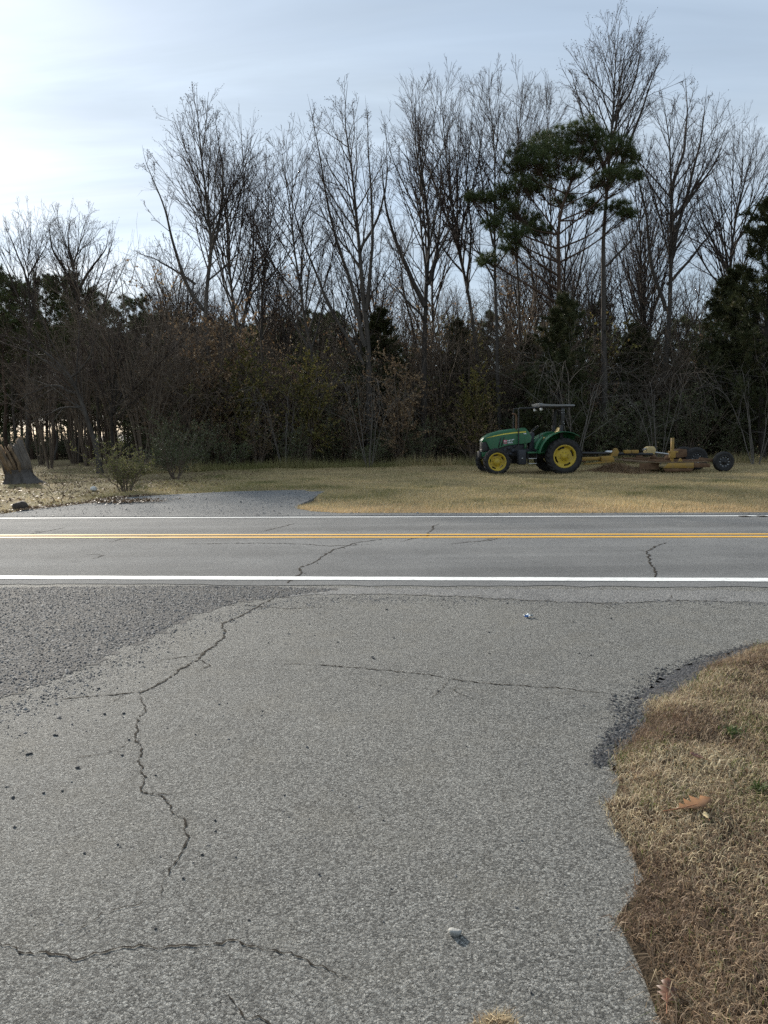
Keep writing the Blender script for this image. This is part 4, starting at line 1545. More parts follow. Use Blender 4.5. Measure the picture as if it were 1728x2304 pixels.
# ------------------------------------------------------------------ trailed mower
def build_mower():
    x0 = at(1300, 1050, 28.3)[0] - 0.34
    B = empty('rotary_mower', (x0, 28.3, 0.15), math.radians(1.0))
    tag(B, 'wide ochre yellow trailed rotary mower hitched behind the green tractor', 'mower')
    # tongue and drive shaft
    c = MB()
    c.prism([(0.15, 0.42), (0.15, 0.56), (1.15, 0.56), (1.15, 0.44)], -0.10, 0.10)
    c.build('tongue', M['ochre'], B, 0.012)
    c = MB()
    c.prism([(1.16, 0.40), (1.16, 0.58), (1.55, 0.60), (1.66, 0.50), (1.66, 0.36)], -0.20, 0.20)
    c.build('hitch_block', M['ochre'], B, 0.015)
    c = MB()
    c.prism([(0.5, 0.28), (0.5, 0.33), (1.5, 0.42), (1.5, 0.36)], -0.3, -0.22)
    c.build('tongue_brace', M['ochre'], B)
    c = MB()
    c.tube([[-0.35, 0, 0.72], [1.5, 0, 0.69]], 0.05, 10)
    c.tube([[1.75, 0, 0.67], [3.15, 0, 0.63]], 0.055, 10)
    c.build('drive_shaft', M['black'], B, 0, True)
    c = MB()
    c.prism([(1.52, 0.58), (1.62, 0.74), (1.72, 0.88), (1.78, 0.88), (1.86, 0.74), (1.80, 0.58)], -0.09, -0.05)
    c.prism([(1.52, 0.58), (1.62, 0.74), (1.72, 0.88), (1.78, 0.88), (1.86, 0.74), (1.80, 0.58)], 0.05, 0.09)
    c.build('mast_bracket', M['ochre'], B, 0.006)
    c = MB()
    c.prism([(1.38, 0.73), (1.42, 0.79), (1.60, 0.79), (1.58, 0.72)], -0.12, 0.12)
    c.build('shaft_guard', M['lamp'], B, 0.01)
    for (a, b_, mt) in ((2.06, 2.32, 'ochre'), (2.34, 2.60, 'ochre')):
        c = MB()
        c.box(a, b_, -0.09, 0.09, 0.68, 0.80)
        c.build('gear_housing', M[mt], B, 0.012)
    # decks: middle and two wings lying flat, skirts all round
    deck_y = ((-1.15, -0.02, 'wing_deck'), (0.0, 1.75, 'centre_deck'), (1.78, 2.95, 'wing_deck'))
    for (y0, y1, nm) in deck_y:
        xa, xb = (2.35, 4.85)
        pts = [(xa + 0.35, y0), (xb, y0), (xb, y1), (xa + 0.35, y1), (xa, (y0 + y1) / 2)]
        if y0 < -1:
            pts = [(3.08, y0 + 0.02), (4.80, y0 + 0.02), (4.85, y1), (xa, y1), (xa + 0.1, y1 - 0.35)]
        n = len(pts)
        V = [[x, y, 0.35] for x, y in pts] + [[x, y, 0.385] for x, y in pts]
        c = MB()
        bm_t = [[n, n + 1, n + 2], [n, n + 2, n + 3], [n, n + 3, n + 4]]
        c.add(V, bm_t + [[a[2] - n, a[1] - n, a[0] - n] for a in bm_t])
        c.add(V, [[i, (i + 1) % n, (i + 1) % n + n, i + n] for i in range(n)])
        dk = c.build(nm, M['dusty'], B)
        # ribs on the deck
        for k in range(3):
            c = MB()
            yy = y0 + (y1 - y0) * (0.22 + 0.28 * k)
            c.box(xa + 0.55, xb - 0.05, yy - 0.03, yy + 0.03, 0.386, 0.44)
            c.build('deck_rib', M['rusty'], dk, 0.006)
        c = MB()
        yc = (y0 + y1) / 2
        c.lathe([(0.001, 0.0), (0.13, 0.0), (0.13, 0.12), (0.08, 0.2), (0.001, 0.2)], 14)
        o = c.build('gearbox', M['rusty'], dk, 0, False, (3.5, yc, 0.39))
        o.rotation_euler = (math.radians(90), 0, 0)
    # near side skirt
    c = MB()
    c.prism([(3.10, 0.16), (3.30, 0.34), (4.22, 0.345), (4.22, 0.15)], -1.165, -1.135)
    c.build('side_skirt', M['ochre'], B, 0.008)
    c = MB()
    c.prism([(3.12, 0.14), (3.20, 0.03), (4.15, 0.03), (4.22, 0.14)], -1.16, -1.13)
    c.build('skid_shoe', M['rusty'], B, 0.008)
    c = MB()
    c.prism([(4.225, 0.17), (4.225, 0.34), (4.82, 0.31), (4.82, 0.17)], -1.16, -1.13)
    c.build('rear_skirt', M['rusty'], B, 0.008)
    c = MB()
    c.prism([(2.40, 0.10), (2.40, 0.34), (3.12, 0.34), (3.12, 0.10)], -0.75, -0.72)
    c.build('front_skirt', M['rusty'], B)
    # upright jack post with collar
    c = MB()
    c.box(3.475, 3.575, -0.95, -0.85, 0.37, 1.24)
    jp = c.build('jack_post', M['ochre'], B, 0.01)
    c = MB()
    c.box(3.43, 3.62, -1.0, -0.80, 0.52, 0.76)
    c.box(3.40, 3.72, -0.98, -0.82, 0.70, 0.77)
    c.build('collar', M['ochre'], jp, 0.012)
    c = MB()
    c.prism([(3.70, 0.386), (3.84, 0.50), (3.90, 0.386)], -0.95, -0.85)
    c.build('gusset', M['ochre'], B)
    # gearbox with pale cap
    c = MB()
    c.prism([(3.05, 0.62), (3.08, 0.86), (3.16, 0.92), (3.34, 0.92), (3.42, 0.80), (3.38, 0.62)], 0.35, 0.75)
    c.build('main_gearbox', gloss('gearbox_cream', (0.50, 0.38, 0.17), 0.5, 0.3), B, 0.03)
    c = MB()
    c.tube([[2.9, 0.3, 0.80], [3.1, 0.5, 0.84]], 0.04, 8)
    c.tube([[3.35, 0.5, 0.70], [3.9, 0.4, 0.62], [4.6, 0.4, 0.52]], 0.035, 8)
    c.build('hydraulic_ram', M['steel'], B)
    c = MB()
    c.prism([(3.86, 0.55), (4.02, 0.70), (4.28, 0.82), (4.52, 0.80), (4.56, 0.52), (4.2, 0.48)], 0.2, 0.75)
    c.build('axle_cover', M['rusty'], B, 0.02)
    # axle arms and wheels
    for (y, x, z, ri, ro) in ((-0.92, 5.40, 0.36, 0.225, 0.365), (0.30, 4.92, 0.44, 0.22, 0.43), (0.95, 4.72, 0.46, 0.22, 0.43), (2.35, 5.38, 0.375, 0.235, 0.385)):
        c = MB()
        c.prism([(4.55, 0.40), (4.6, 0.52), (x + 0.05, z + 0.06), (x + 0.05, z - 0.06)], y + 0.14, y + 0.20)
        c.build('axle_arm', M['rusty'], B, 0.008)
        wh = empty('wheel', (x, y, z), 0, B)
        tyre(wh, ro, ri, 0.24, 0, 0.0, M['rubber'])
        rim(wh, ri + 0.005, 0.2, M['black'], 0, (0.14, 0.19), 0.04, -1, 10, 0.165, M['lamp'], 0.05)
    # heap of clippings caught on the tongue
    r = np.random.default_rng(8)
    n = 5200
    px_, py_ = r.normal(1.55, 0.55, n), r.normal(-0.55, 0.4, n)
    hh = 0.34 * np.exp(-((px_ - 1.6) / 0.75) ** 2 - ((py_ + 0.5) / 0.5) ** 2)
    P = np.column_stack([px_, py_, hh * r.random(n) ** 0.6])
    V, F, k = blades(P, 0.08 + 0.14 * r.random(n), 0.012 + 0.012 * r.random(n), 0.6 + 0.38 * r.random(n), r, 1)
    o = link('clippings_heap', mesh_np('clippings_heap', V, F, {'rnd': np.repeat(r.random(n) * 0.8, k)}), M['brown_leaf'], None, (x0, 28.3, 0.13))
    tag(o, 'heap of brown clippings under the mower tongue', 'clippings')
    return B


build_mower()


# ------------------------------------------------------------------ stump and small things on the far left
def build_stump():
    p = gp(48, 1085)
    B = empty('tree_stump', (p[0], p[1], float(ground_z(p[0], p[1])) - 0.02))
    tag(B, 'tall splintered tree stump leaning over brown leaf litter', 'stump')
    r = np.random.default_rng(77)
    # root flare and lower trunk
    n, rows = 72, 14
    V = []
    for j in range(rows):
        t = j / (rows - 1)
        z = 0.50 * t
        for i in range(n):
            a = 2 * math.pi * i / n
            fl = 0.40 + 0.10 * (1 - t) ** 2.2 * (1 + 0.7 * math.cos(a * 5 + 0.6)) + 0.035 * abs(math.sin(a * 9 + 0.5 * math.sin(j * 0.9))) + 0.03 * (r.random() - 0.5)
            if -1.0 < math.atan2(math.sin(a), math.cos(a)) < 0.15:
                fl += 0.34 * (1 - t) ** 1.6
            V.append([math.cos(a) * fl - 0.10 * t, math.sin(a) * fl * 0.9, z])
    F = [[j * n + i, j * n + (i + 1) % n, (j + 1) * n + (i + 1) % n, (j + 1) * n + i] for j in range(rows - 1) for i in range(n)]
    link('trunk_base', mesh_np('trunk_base', V, [F], smooth_shade=True), bark('stump_bark', (0.035, 0.03, 0.026), (0.11, 0.098, 0.088), 4), B)
    wood = bark('split_wood', (0.10, 0.068, 0.042), (0.25, 0.18, 0.115), 5)
    wood2 = bark('weathered_wood', (0.075, 0.063, 0.052), (0.18, 0.155, 0.13), 5)
    # slabs of split wood round the shell
    for k in range(30):
        a = 2 * math.pi * k / 30 + r.normal(0, 0.05)
        h = 0.74 + 0.10 * math.sin(a * 2 + 1) + 0.18 * r.random()
        if math.cos(a) > 0.2:
            h += 0.10
        w, th = 0.045 + 0.04 * r.random(), 0.04 + 0.04 * r.random()
        b = MB()
        V = []
        for (z, s_, le) in ((0.0, 0.9, 0.0), (0.4 * h, 1.0, 0.10), (0.8 * h, 0.85, 0.24), (h, 0.45, 0.32)):
            rad = 0.36 + 0.06 * z + r.normal(0, 0.008)
            cx, cy = math.cos(a) * rad - le * 1.05 - 0.08, math.sin(a) * rad * 0.85
            tx, ty = -math.sin(a), math.cos(a)
            nx, ny = math.cos(a), math.sin(a)
            sk = r.normal(0, 0.02)
            for (u, v) in ((-1, -1), (1, -1), (1, 1), (-1, 1)):
                V.append([cx + (tx * u * w * s_ + nx * v * th) + sk, cy + (ty * u * w * s_ + ny * v * th), 0.36 + z * 1.1 + (0.05 * u * (1 if k % 2 else -1) if z == h else 0)])
        F = []
        for j in range(3):
            for i in range(4):
                F.append([j * 4 + i, j * 4 + (i + 1) % 4, (j + 1) * 4 + (i + 1) % 4, (j + 1) * 4 + i])
        F += [[12, 13, 14, 15], [3, 2, 1, 0]]
        b.add(V, F)
        b.build('split_slab', wood if r.random() < 0.6 else wood2, B)
    # core
    b = MB()
    b.tube([[-0.08, 0, 0.35], [-0.2, 0, 0.8], [-0.32, 0, 1.08]], [0.34, 0.34, 0.30], 12)
    b.build('heartwood', bark('rotten_wood', (0.05, 0.035, 0.025), (0.14, 0.10, 0.065), 5), B)


build_stump()


def lump(name, px, size, mat, lab, cat, seed, sub=3, rot=0.0):
    V0, F0 = ico_verts(sub)
    r = np.random.default_rng(seed)
    d = np.ones(len(V0))
    for k in range(5):
        q = r.normal(0, 1, 3)
        q /= np.linalg.norm(q)
        d = np.minimum(d, (0.72 + 0.2 * r.random()) / np.clip(V0 @ q, 0.05, 1))
    d += 0.05 * np.sin(V0[:, 0] * 7 + 1) * np.cos(V0[:, 1] * 6) + r.normal(0, 0.012, len(V0))
    p = gp(*px)
    V = V0 * d[:, None] * np.array(size) / 2
    o = link(name, mesh_np(name, V, [F0]), mat, None, (p[0], p[1], float(ground_z(p[0], p[1])) + size[2] * 0.33))
    o.rotation_euler = (0, 0, rot)
    tag(o, lab, cat)
    return o


lump('rock', (45, 1147), (0.36, 0.30, 0.28), simple('dark_rock', (0.04, 0.032, 0.026), (0.085, 0.068, 0.055), 12, 0.85, 0.02), 'dark rounded rock at the corner of the far drive', 'rock', 4)
lump('white_rock', (211, 1104), (0.20, 0.14, 0.16), simple('white_rock', (0.75, 0.74, 0.70), (0.55, 0.53, 0.48), 15, 0.8, 0.01), 'white lump of rock in the grass beside the leaf litter', 'rock', 9)
lump('wood_chip', (87, 1141), (0.22, 0.05, 0.05), simple('pale_wood', (0.55, 0.43, 0.27), (0.42, 0.32, 0.2), 15, 0.8), 'pale splinter of wood lying beside the dark rock', 'wood chip', 12, 2, 0.6)
lump('wood_chip', (42, 1101), (0.18, 0.06, 0.05), simple('tan_wood', (0.48, 0.37, 0.25), (0.38, 0.28, 0.18), 15, 0.8), 'pale splinter of wood below the tall stump', 'wood chip', 15, 2, 0.1)

# ------------------------------------------------------------------ trees
def unit(v):
    return v / (np.linalg.norm(v, axis=-1, keepdims=True) + 1e-9)


def grow(P, R, counts, tmin, tmax, ang, ang_sd, length, npts, r, up=0.1, wob=0.12, rad=None, rmin=0.004, taper=0.3, gravity=0.0):
    """children of many branches at once.
    P (N,K,3), R (N,K), counts (N,), length(t, parent_len) -> child length"""
    N, K, _ = P.shape
    idx = np.repeat(np.arange(N), counts)
    n = len(idx)
    if n == 0:
        return None
    order = np.concatenate([np.arange(c) for c in counts])
    cnt = counts[idx]
    t = tmin + (tmax - tmin) * (order + r.random(n)) / cnt
    s = t * (K - 1)
    i = np.minimum(s.astype(int), K - 2)
    f = (s - i)[:, None]
    pos = P[idx, i] * (1 - f) + P[idx, i + 1] * f
    tan = unit(P[idx, i + 1] - P[idx, i])
    pr = R[idx, i] * (1 - f[:, 0]) + R[idx, i + 1] * f[:, 0]
    L = np.linalg.norm(np.diff(P, axis=1), axis=2).sum(1)[idx]
    ref = np.where((np.abs(tan[:, 2]) > 0.9)[:, None], np.array([[1.0, 0, 0]]), np.array([[0, 0, 1.0]]))
    u = unit(np.cross(tan, ref))
    v = np.cross(tan, u)
    az = order * 2.39996 + (idx * 1.7) + r.normal(0, 0.5, n)
    a = np.clip(r.normal(ang, ang_sd, n), 0.12, 1.9)
    d = tan * np.cos(a)[:, None] + (u * np.cos(az)[:, None] + v * np.sin(az)[:, None]) * np.sin(a)[:, None]
    Lc = length(t, L) * (0.65 + 0.7 * r.random(n))
    r0 = np.minimum(pr * 0.72, (rad * Lc if rad else pr * 0.6))
    r0 = np.maximum(r0, rmin)
    C = np.empty((n, npts, 3))
    C[:, 0] = pos
    st = (Lc / (npts - 1))[:, None]
    for k in range(1, npts):
        d = unit(d + r.normal(0, wob, (n, 3)) + np.array([0, 0, up - gravity * k / npts]))
        C[:, k] = C[:, k - 1] + d * st
    q = np.linspace(1, taper, npts)[None, :]
    CR = np.maximum(r0[:, None] * q, rmin * 0.7)
    return C, CR, t


def cat_mesh(name, parts, attrs=False, mats=None):
    V, F3, F4, n, R, mi3, mi4 = [], [], [], 0, [], [], []
    for p in parts:
        v, f = p[0], p[1]
        m = p[3] if len(p) > 3 else 0
        V.append(v)
        R.append(p[2] if len(p) > 2 and p[2] is not None else np.zeros(len(v)))
        for ff in (f if isinstance(f, list) else [f]):
            if ff.shape[1] == 3:
                F3.append(ff + n)
                mi3.append(np.full(len(ff), m))
            else:
                F4.append(ff + n)
                mi4.append(np.full(len(ff), m))
        n += len(v)
    Fs = []
    if F3:
        Fs.append(np.concatenate(F3))
    if F4:
        Fs.append(np.concatenate(F4))
    mi = np.concatenate((mi3 + mi4))
    me = mesh_np(name, np.concatenate(V), Fs, {'rnd': np.concatenate(R)}, mat_index=mi)
    for m in mats or []:
        me.materials.append(m)
    return me


def seed_cones(C, r, frac, ln=0.045, wd=0.016):
    """small upright seed heads on twig ends"""
    tip = C[:, -1]
    d = unit(C[:, -1] - C[:, -2])
    k = r.random(len(tip)) < frac
    tip, d = tip[k], unit(d[k] + np.array([0, 0, 0.8]))
    n = len(tip)
    if n == 0:
        return None
    ref = np.array([[1.0, 0.2, 0]])
    u = unit(np.cross(d, ref))
    v = np.cross(d, u)
    s = (0.7 + 0.7 * r.random(n))[:, None]
    m = tip + d * ln * 0.45 * s
    V = np.stack([tip, m + u * wd * s, m + v * wd * s, m - u * wd * s, m - v * wd * s, tip + d * ln * s], 1).reshape(-1, 3)
    F0 = np.array([[0, 2, 1], [0, 3, 2], [0, 4, 3], [0, 1, 4], [5, 1, 2], [5, 2, 3], [5, 3, 4], [5, 4, 1]])
    F = (F0[None] + (np.arange(n) * 6)[:, None, None]).reshape(-1, 3)
    return V, F


def spikes(C, R):
    """finest twigs: three-sided points"""
    d = unit(C[:, -1] - C[:, 0])
    u = unit(np.cross(d, np.array([[0.31, 0.95, 0.07]])))
    v = np.cross(d, u)
    b = C[:, 0]
    q = R[:, :1] * 1.25
    V = np.stack([b + u * q, b - u * q * 0.5 + v * q * 0.87, b - u * q * 0.5 - v * q * 0.87, C[:, -1]], 1).reshape(-1, 3)
    F0 = np.array([[0, 1, 3], [1, 2, 3], [2, 0, 3]])
    return V, (F0[None] + (np.arange(len(C)) * 4)[:, None, None]).reshape(-1, 3)


def bare_tree_meshes(name, leaders, base_r, r, t0=0.35, dens=1.0, spread=0.26, ang=0.56, up=0.05, cones=0.0, sub=(6, 4, 3), barkm='bark_grey', flare=True, twigm='twig', fine=True):
    """leaders: list of (polyline, base radius factor). returns trunk mesh, limb mesh, crown mesh"""
    K = 26
    P0 = np.array([resample(l, K) for l, _, _ in leaders])
    wob = r.normal(0, 1, P0.shape)
    for _ in range(3):
        wob[:, 1:-1] = (wob[:, 2:] + wob[:, :-2] + wob[:, 1:-1]) / 3
    wob[:, 0] = 0
    P0 = P0 + wob * 0.07
    Ls = np.linalg.norm(np.diff(P0, axis=1), axis=2).sum(1)
    R0 = np.array([base_r * f * ((1 - np.linspace(0, 1, K)) ** 0.95 * 0.975 + 0.025) for _, f, _ in leaders])
    if flare:
        for i, (_, f, st) in enumerate(leaders):
            if st == 0:
                R0[i, 0] *= 1.5
                R0[i, 1] *= 1.08
    stems = []
    for i in range(len(leaders)):
        tv, tf = tubes(P0[i:i + 1], R0[i:i + 1], 9)
        stems.append(cat_mesh(name + ('_trunk' if i == 0 else '_limb'), [(tv, tf)], mats=[M[barkm]]))
    c1 = np.maximum(3, (Ls * 1.85 * dens).astype(int))
    tst = np.array([t0 if st == 0 else 0.12 for _, _, st in leaders])
    parts1, out = [], []
    allC, allR = [], []
    for i in range(len(leaders)):
        ts = tst[i]
        g = grow(P0[i:i + 1], R0[i:i + 1], c1[i:i + 1], ts, 0.93, ang, 0.16,
                 lambda t, L: np.maximum(0.35, spread * 1.65 * L * (1.08 - 0.97 * (t - ts) / (1 - ts)) * np.where(t < ts + 0.1, 0.8, 1)), 11, r, up, 0.05, 0.0105, 0.011, 0.16)
        allC.append(g[0])
        allR.append(g[1])
    C1, R1 = np.concatenate(allC), np.concatenate(allR)
    v1, f1 = tubes(C1, R1, 5)
    L1 = np.linalg.norm(np.diff(C1, axis=1), axis=2).sum(1)
    n2 = np.maximum(3, (sub[0] * np.clip(L1 / 3.2, 0.5, 1.8)).astype(int))
    C2, R2, _ = grow(C1, R1, n2, 0.15, 0.90, 0.52, 0.16, lambda t, L: np.maximum(0.2, L * 0.50 * (1.12 - 0.8 * t)), 7, r, up * 0.7, 0.06, 0.0115, 0.009, 0.3)
    v2, f2 = tubes(C2, R2, 3)
    C3, R3, _ = grow(C2, R2, np.full(len(C2), sub[1]), 0.15, 0.92, 0.52, 0.2, lambda t, L: np.maximum(0.14, L * 0.52 * (1.12 - 0.7 * t)), 3, r, up * 0.8, 0.09, 0.009, 0.0058, 0.4)
    v3, f3 = tubes(C3, R3, 3)
    parts = [(v1, f1, None, 1), (v2, f2), (v3, f3)]
    tips = C3
    if fine:
        C4, R4, _ = grow(C3, R3, np.full(len(C3), sub[2]), 0.2, 0.95, 0.50, 0.2, lambda t, L: np.maximum(0.10, L * 0.6 * (1.1 - 0.5 * t)), 2, r, up, 0.08, 0.008, 0.0042, 0.6)
        parts.append(spikes(C4, R4))
        tips = C4
    if cones:
        sc = seed_cones(tips, r, cones)
        if sc is not None:
            parts.append(sc)
    crown = cat_mesh(name + '_crown', parts, mats=[M[twigm], M[barkm]])
    return stems, crown


def put_tree(name, meshes, label, loc=(0, 0, 0), rz=0, sc=1.0, group=None, cat='tree'):
    T = empty(name, loc, rz)
    T.scale = (sc, sc, sc)
    for i, me in enumerate(meshes[0]):
        link('trunk' if i == 0 else 'limb', me, None, T)
    link('crown', meshes[1], None, T)
    tag(T, label, cat, group)
    return T


TRI = [0]


def hero(name, Y, leaders_px, base_r, label, seed, **kw):
    """leaders in photo positions at depth Y, first point of the first one is on the ground"""
    r = np.random.default_rng(seed)
    base = None
    Y = Y + 3.0 if 35 <= Y < 45 else Y
    base_r = base_r * 0.68
    Ls = []
    for i, (pts, f) in enumerate(leaders_px):
        W_ = []
        ydev = r.normal(0, 1.0)
        for k, (x, y) in enumerate(pts):
            p = at(x, y, Y)
            if i > 0 or k > 0:
                tt = k / max(1, len(pts) - 1)
                p = at(x, y, Y + (ydev * tt * (1.2 if i else 0.5)))
            W_.append(p)
        W_ = np.array(W_)
        if i == 0:
            g = float(hgt(W_[0][0], W_[0][1]))
            if W_[0][2] > g + 0.1:
                W_ = np.vstack([[W_[0][0] + 0.1 * (W_[0][0] - W_[1][0]), W_[0][1], g - 0.15], W_])
            else:
                W_[0][2] = g - 0.15
            base = W_[0].copy()
        W_[-1] += (W_[-1] - W_[-2]) * 0.02
        Ls.append((W_ - base, f, 0 if i == 0 else 1))
    ms = bare_tree_meshes(name, Ls, base_r, r, **kw)
    return put_tree(name, ms, label, tuple(base))


# front row, left to right: (full-size photo positions)
hero('bare_tree', 36, [([(508, 1040), (498, 940), (482, 870), (464, 760), (460, 700), (464, 640), (474, 560), (466, 460), (452, 340), (440, 190)], 1.0),
                       ([(462, 700), (420, 640), (392, 560), (372, 480), (345, 400), (318, 330)], 0.6), ([(470, 590), (492, 500), (500, 400), (490, 300), (484, 238)], 0.5),
                       ([(448, 830), (400, 800), (362, 770)], 0.25), ([(440, 640), (380, 600), (330, 575), (296, 565)], 0.4)],
     0.26, 'leaning bare tree with a kinked trunk rising left of centre, seed heads on top', 101, cones=0.55, t0=0.5, dens=0.9, spread=0.16)
hero('bare_tree', 38, [([(540, 1020), (536, 800), (522, 660), (512, 520), (500, 420), (492, 330)], 1.0), ([(534, 790), (556, 680), (572, 560), (566, 460), (548, 380)], 0.7)],
     0.20, 'forked slim bare tree just behind the leaning kinked tree', 102, dens=0.9, t0=0.45)
hero('bare_tree', 39, [([(600, 1030), (592, 860), (588, 700), (598, 560), (604, 440), (592, 330)], 1.0)], 0.15, 'slender bare tree right of the vine covered trunks', 103, dens=1.0, t0=0.35, spread=0.2)
hero('bare_tree', 36.5, [([(832, 1030), (828, 900), (826, 760), (818, 640), (806, 520), (790, 380), (776, 270), (780, 178)], 1.0),
                         ([(822, 780), (790, 640), (752, 520), (728, 400), (712, 300), (694, 215)], 0.6), ([(824, 700), (838, 560), (834, 420), (826, 300), (820, 215)], 0.55),
                         ([(818, 820), (748, 700), (690, 560), (650, 430), (620, 330)], 0.5), ([(812, 560), (858, 470), (870, 380), (866, 280)], 0.4)],
     0.28, 'broad bare tree of many upswept leaders, seed heads at its top', 104, cones=0.4, dens=0.75, spread=0.15, t0=0.5)
hero('bare_tree', 37, [([(735, 1020), (716, 880), (690, 740), (668, 600), (652, 470), (630, 340), (612, 290)], 1.0), ([(700, 790), (640, 690), (598, 580), (566, 480)], 0.5)],
     0.17, 'bare tree leaning away left of the broad many leadered tree', 105, dens=0.9, t0=0.35)
hero('bare_tree', 35.5, [([(956, 1040), (954, 900), (956, 760), (960, 660), (964, 560), (960, 460), (950, 350), (944, 250)], 1.0),
                         ([(956, 690), (910, 590), (878, 500), (860, 400), (858, 330)], 0.75), ([(962, 640), (990, 560), (1020, 500), (1050, 440)], 0.5), ([(952, 720), (896, 650), (848, 590)], 0.35)],
     0.27, 'dark trunked bare tree with a wide fork near the middle of the wood', 106, dens=0.85, barkm='bark_dark', t0=0.5, spread=0.24)
hero('bare_tree', 38.5, [([(1092, 1030), (1078, 860), (1058, 700), (1036, 580), (1020, 470), (1004, 360), (996, 250), (990, 170)], 1.0), ([(1050, 660), (1060, 520), (1052, 400), (1046, 300)], 0.55), ([(1030, 550), (984, 440), (950, 330), (930, 240)], 0.5)],
     0.21, 'tall pale bare tree with a fan shaped crown left of the pine', 107, dens=0.9, cones=0.0, t0=0.45, spread=0.2, barkm='bark_grey')
hero('bare_tree', 36, [([(1122, 1000), (1118, 820), (1116, 660), (1114, 540), (1112, 420), (1106, 300), (1098, 200), (1102, 140)], 1.0), ([(1114, 560), (1090, 450), (1080, 340), (1084, 250)], 0.5)],
     0.18, 'straight slim bare tree with a narrow crown beside the pine', 108, dens=0.9, t0=0.45, spread=0.16)
hero('bare_tree', 40, [([(1168, 1000), (1172, 820), (1166, 640), (1160, 480), (1164, 340), (1172, 240), (1176, 148)], 1.0)],
     0.17, 'thin bare tree rising directly in front of the pine crown', 109, dens=0.9, t0=0.5, spread=0.17)
hero('bare_tree', 43, [([(1236, 1000), (1240, 700), (1238, 420), (1232, 260), (1228, 170)], 1.0)], 0.16, 'thin bare tree whose top shows just above the pine', 110, dens=0.9, t0=0.55, spread=0.16)
hero('bare_tree', 36, [([(1362, 1030), (1360, 860), (1358, 720), (1358, 600), (1364, 480), (1370, 380), (1380, 260), (1386, 140), (1392, 36)], 1.0),
                       ([(1368, 420), (1410, 340), (1440, 250), (1470, 170), (1500, 105)], 0.55), ([(1370, 400), (1330, 310), (1300, 220), (1284, 150)], 0.5),
                       ([(1360, 600), (1420, 540), (1450, 480), (1480, 380)], 0.35), ([(1376, 280), (1420, 200), (1440, 120), (1436, 70)], 0.4)],
     0.27, 'tallest bare tree, standing right of the pine with seed heads', 111, cones=0.5, dens=0.95, spread=0.15, t0=0.6)
hero('bare_tree', 37.5, [([(1494, 1020), (1496, 860), (1504, 720), (1508, 600), (1512, 480), (1508, 380), (1500, 280), (1490, 200)], 1.0),
                         ([(1508, 590), (1534, 480), (1562, 380), (1580, 280), (1590, 200)], 0.65), ([(1498, 700), (1466, 580), (1450, 470), (1430, 370), (1420, 300)], 0.6),
                         ([(1510, 500), (1560, 440), (1610, 360), (1640, 290)], 0.5), ([(1500, 640), (1570, 560), (1630, 480), (1668, 400)], 0.45), ([(1506, 440), (1540, 330), (1546, 240), (1540, 165)], 0.5)],
     0.28, 'wide crowned bare tree of many leaders near the right edge of the wood', 112, cones=0.25, dens=0.8, spread=0.19, t0=0.5)
hero('bare_tree', 39, [([(1448, 1010), (1446, 820), (1442, 660), (1440, 520), (1432, 420), (1440, 310)], 1.0)], 0.18, 'slim bare tree between the tallest tree and the wide crowned one', 113, dens=0.9, t0=0.4, spread=0.2)
hero('bare_tree', 38, [([(1668, 1020), (1660, 800), (1646, 660), (1650, 540), (1668, 440), (1690, 350), (1710, 300)], 1.0), ([(1652, 640), (1602, 540), (1576, 470), (1560, 400)], 0.6), ([(1650, 560), (1700, 470), (1740, 380)], 0.5)],
     0.22, 'bare spreading tree behind the cedar at the right edge', 114, dens=0.9, barkm='bark_dark', t0=0.4)
# left group, farther off
hero('bare_tree', 48, [([(182, 1030), (180, 840), (176, 720), (168, 640), (162, 600), (176, 560), (184, 520), (196, 480)], 1.0), ([(166, 640), (128, 580), (112, 530), (116, 490)], 0.55), ([(172, 660), (208, 600), (236, 560), (248, 520)], 0.6), ([(168, 600), (152, 540), (160, 490)], 0.4)],
     0.27, 'spreading bare tree with rounded crown above the pines on the left', 115, dens=1.0, cones=0.25, barkm='bark_dark', t0=0.5, spread=0.23)
hero('bare_tree', 50, [([(60, 1030), (64, 800), (66, 660), (62, 590), (70, 520), (72, 480)], 1.0), ([(64, 640), (34, 560), (10, 500)], 0.5), ([(64, 620), (100, 560), (120, 520)], 0.4)],
     0.22, 'airy bare tree nearest the left edge above the pines', 116, dens=0.9, t0=0.5, spread=0.23)
hero('bare_tree', 46, [([(226, 1020), (220, 900), (206, 780), (216, 720), (244, 670), (270, 620), (292, 575)], 1.0), ([(230, 700), (246, 640), (262, 590)], 0.5)], 0.2, 'bare tree bending to the right over the gap in the skyline', 117, dens=0.7, t0=0.6, spread=0.12)
hero('leaning_tree', 33, [([(222, 1030), (208, 985), (190, 930), (170, 880), (152, 840), (110, 800), (60, 770), (0, 750)], 1.0), ([(172, 885), (120, 870), (60, 890), (0, 925)], 0.55), ([(160, 860), (200, 800), (220, 740)], 0.4), ([(185, 915), (130, 920), (70, 950)], 0.35)],
     0.20, 'low bare tree leaning left with drooping branches behind the stump', 118, dens=1.2, barkm='bark_grey', t0=0.3, spread=0.34, up=-0.02, twigm='twig')
hero('sapling_tree', 34, [([(258, 1030), (254, 980), (252, 920), (256, 860), (266, 800), (272, 740)], 1.0), ([(253, 930), (290, 850), (320, 790)], 0.6), ([(254, 960), (300, 900), (350, 870)], 0.4)],
     0.13, 'bushy bare small tree behind the left evergreen shrub', 119, dens=1.3, t0=0.3, spread=0.4, up=0.04, barkm='bark_dark')


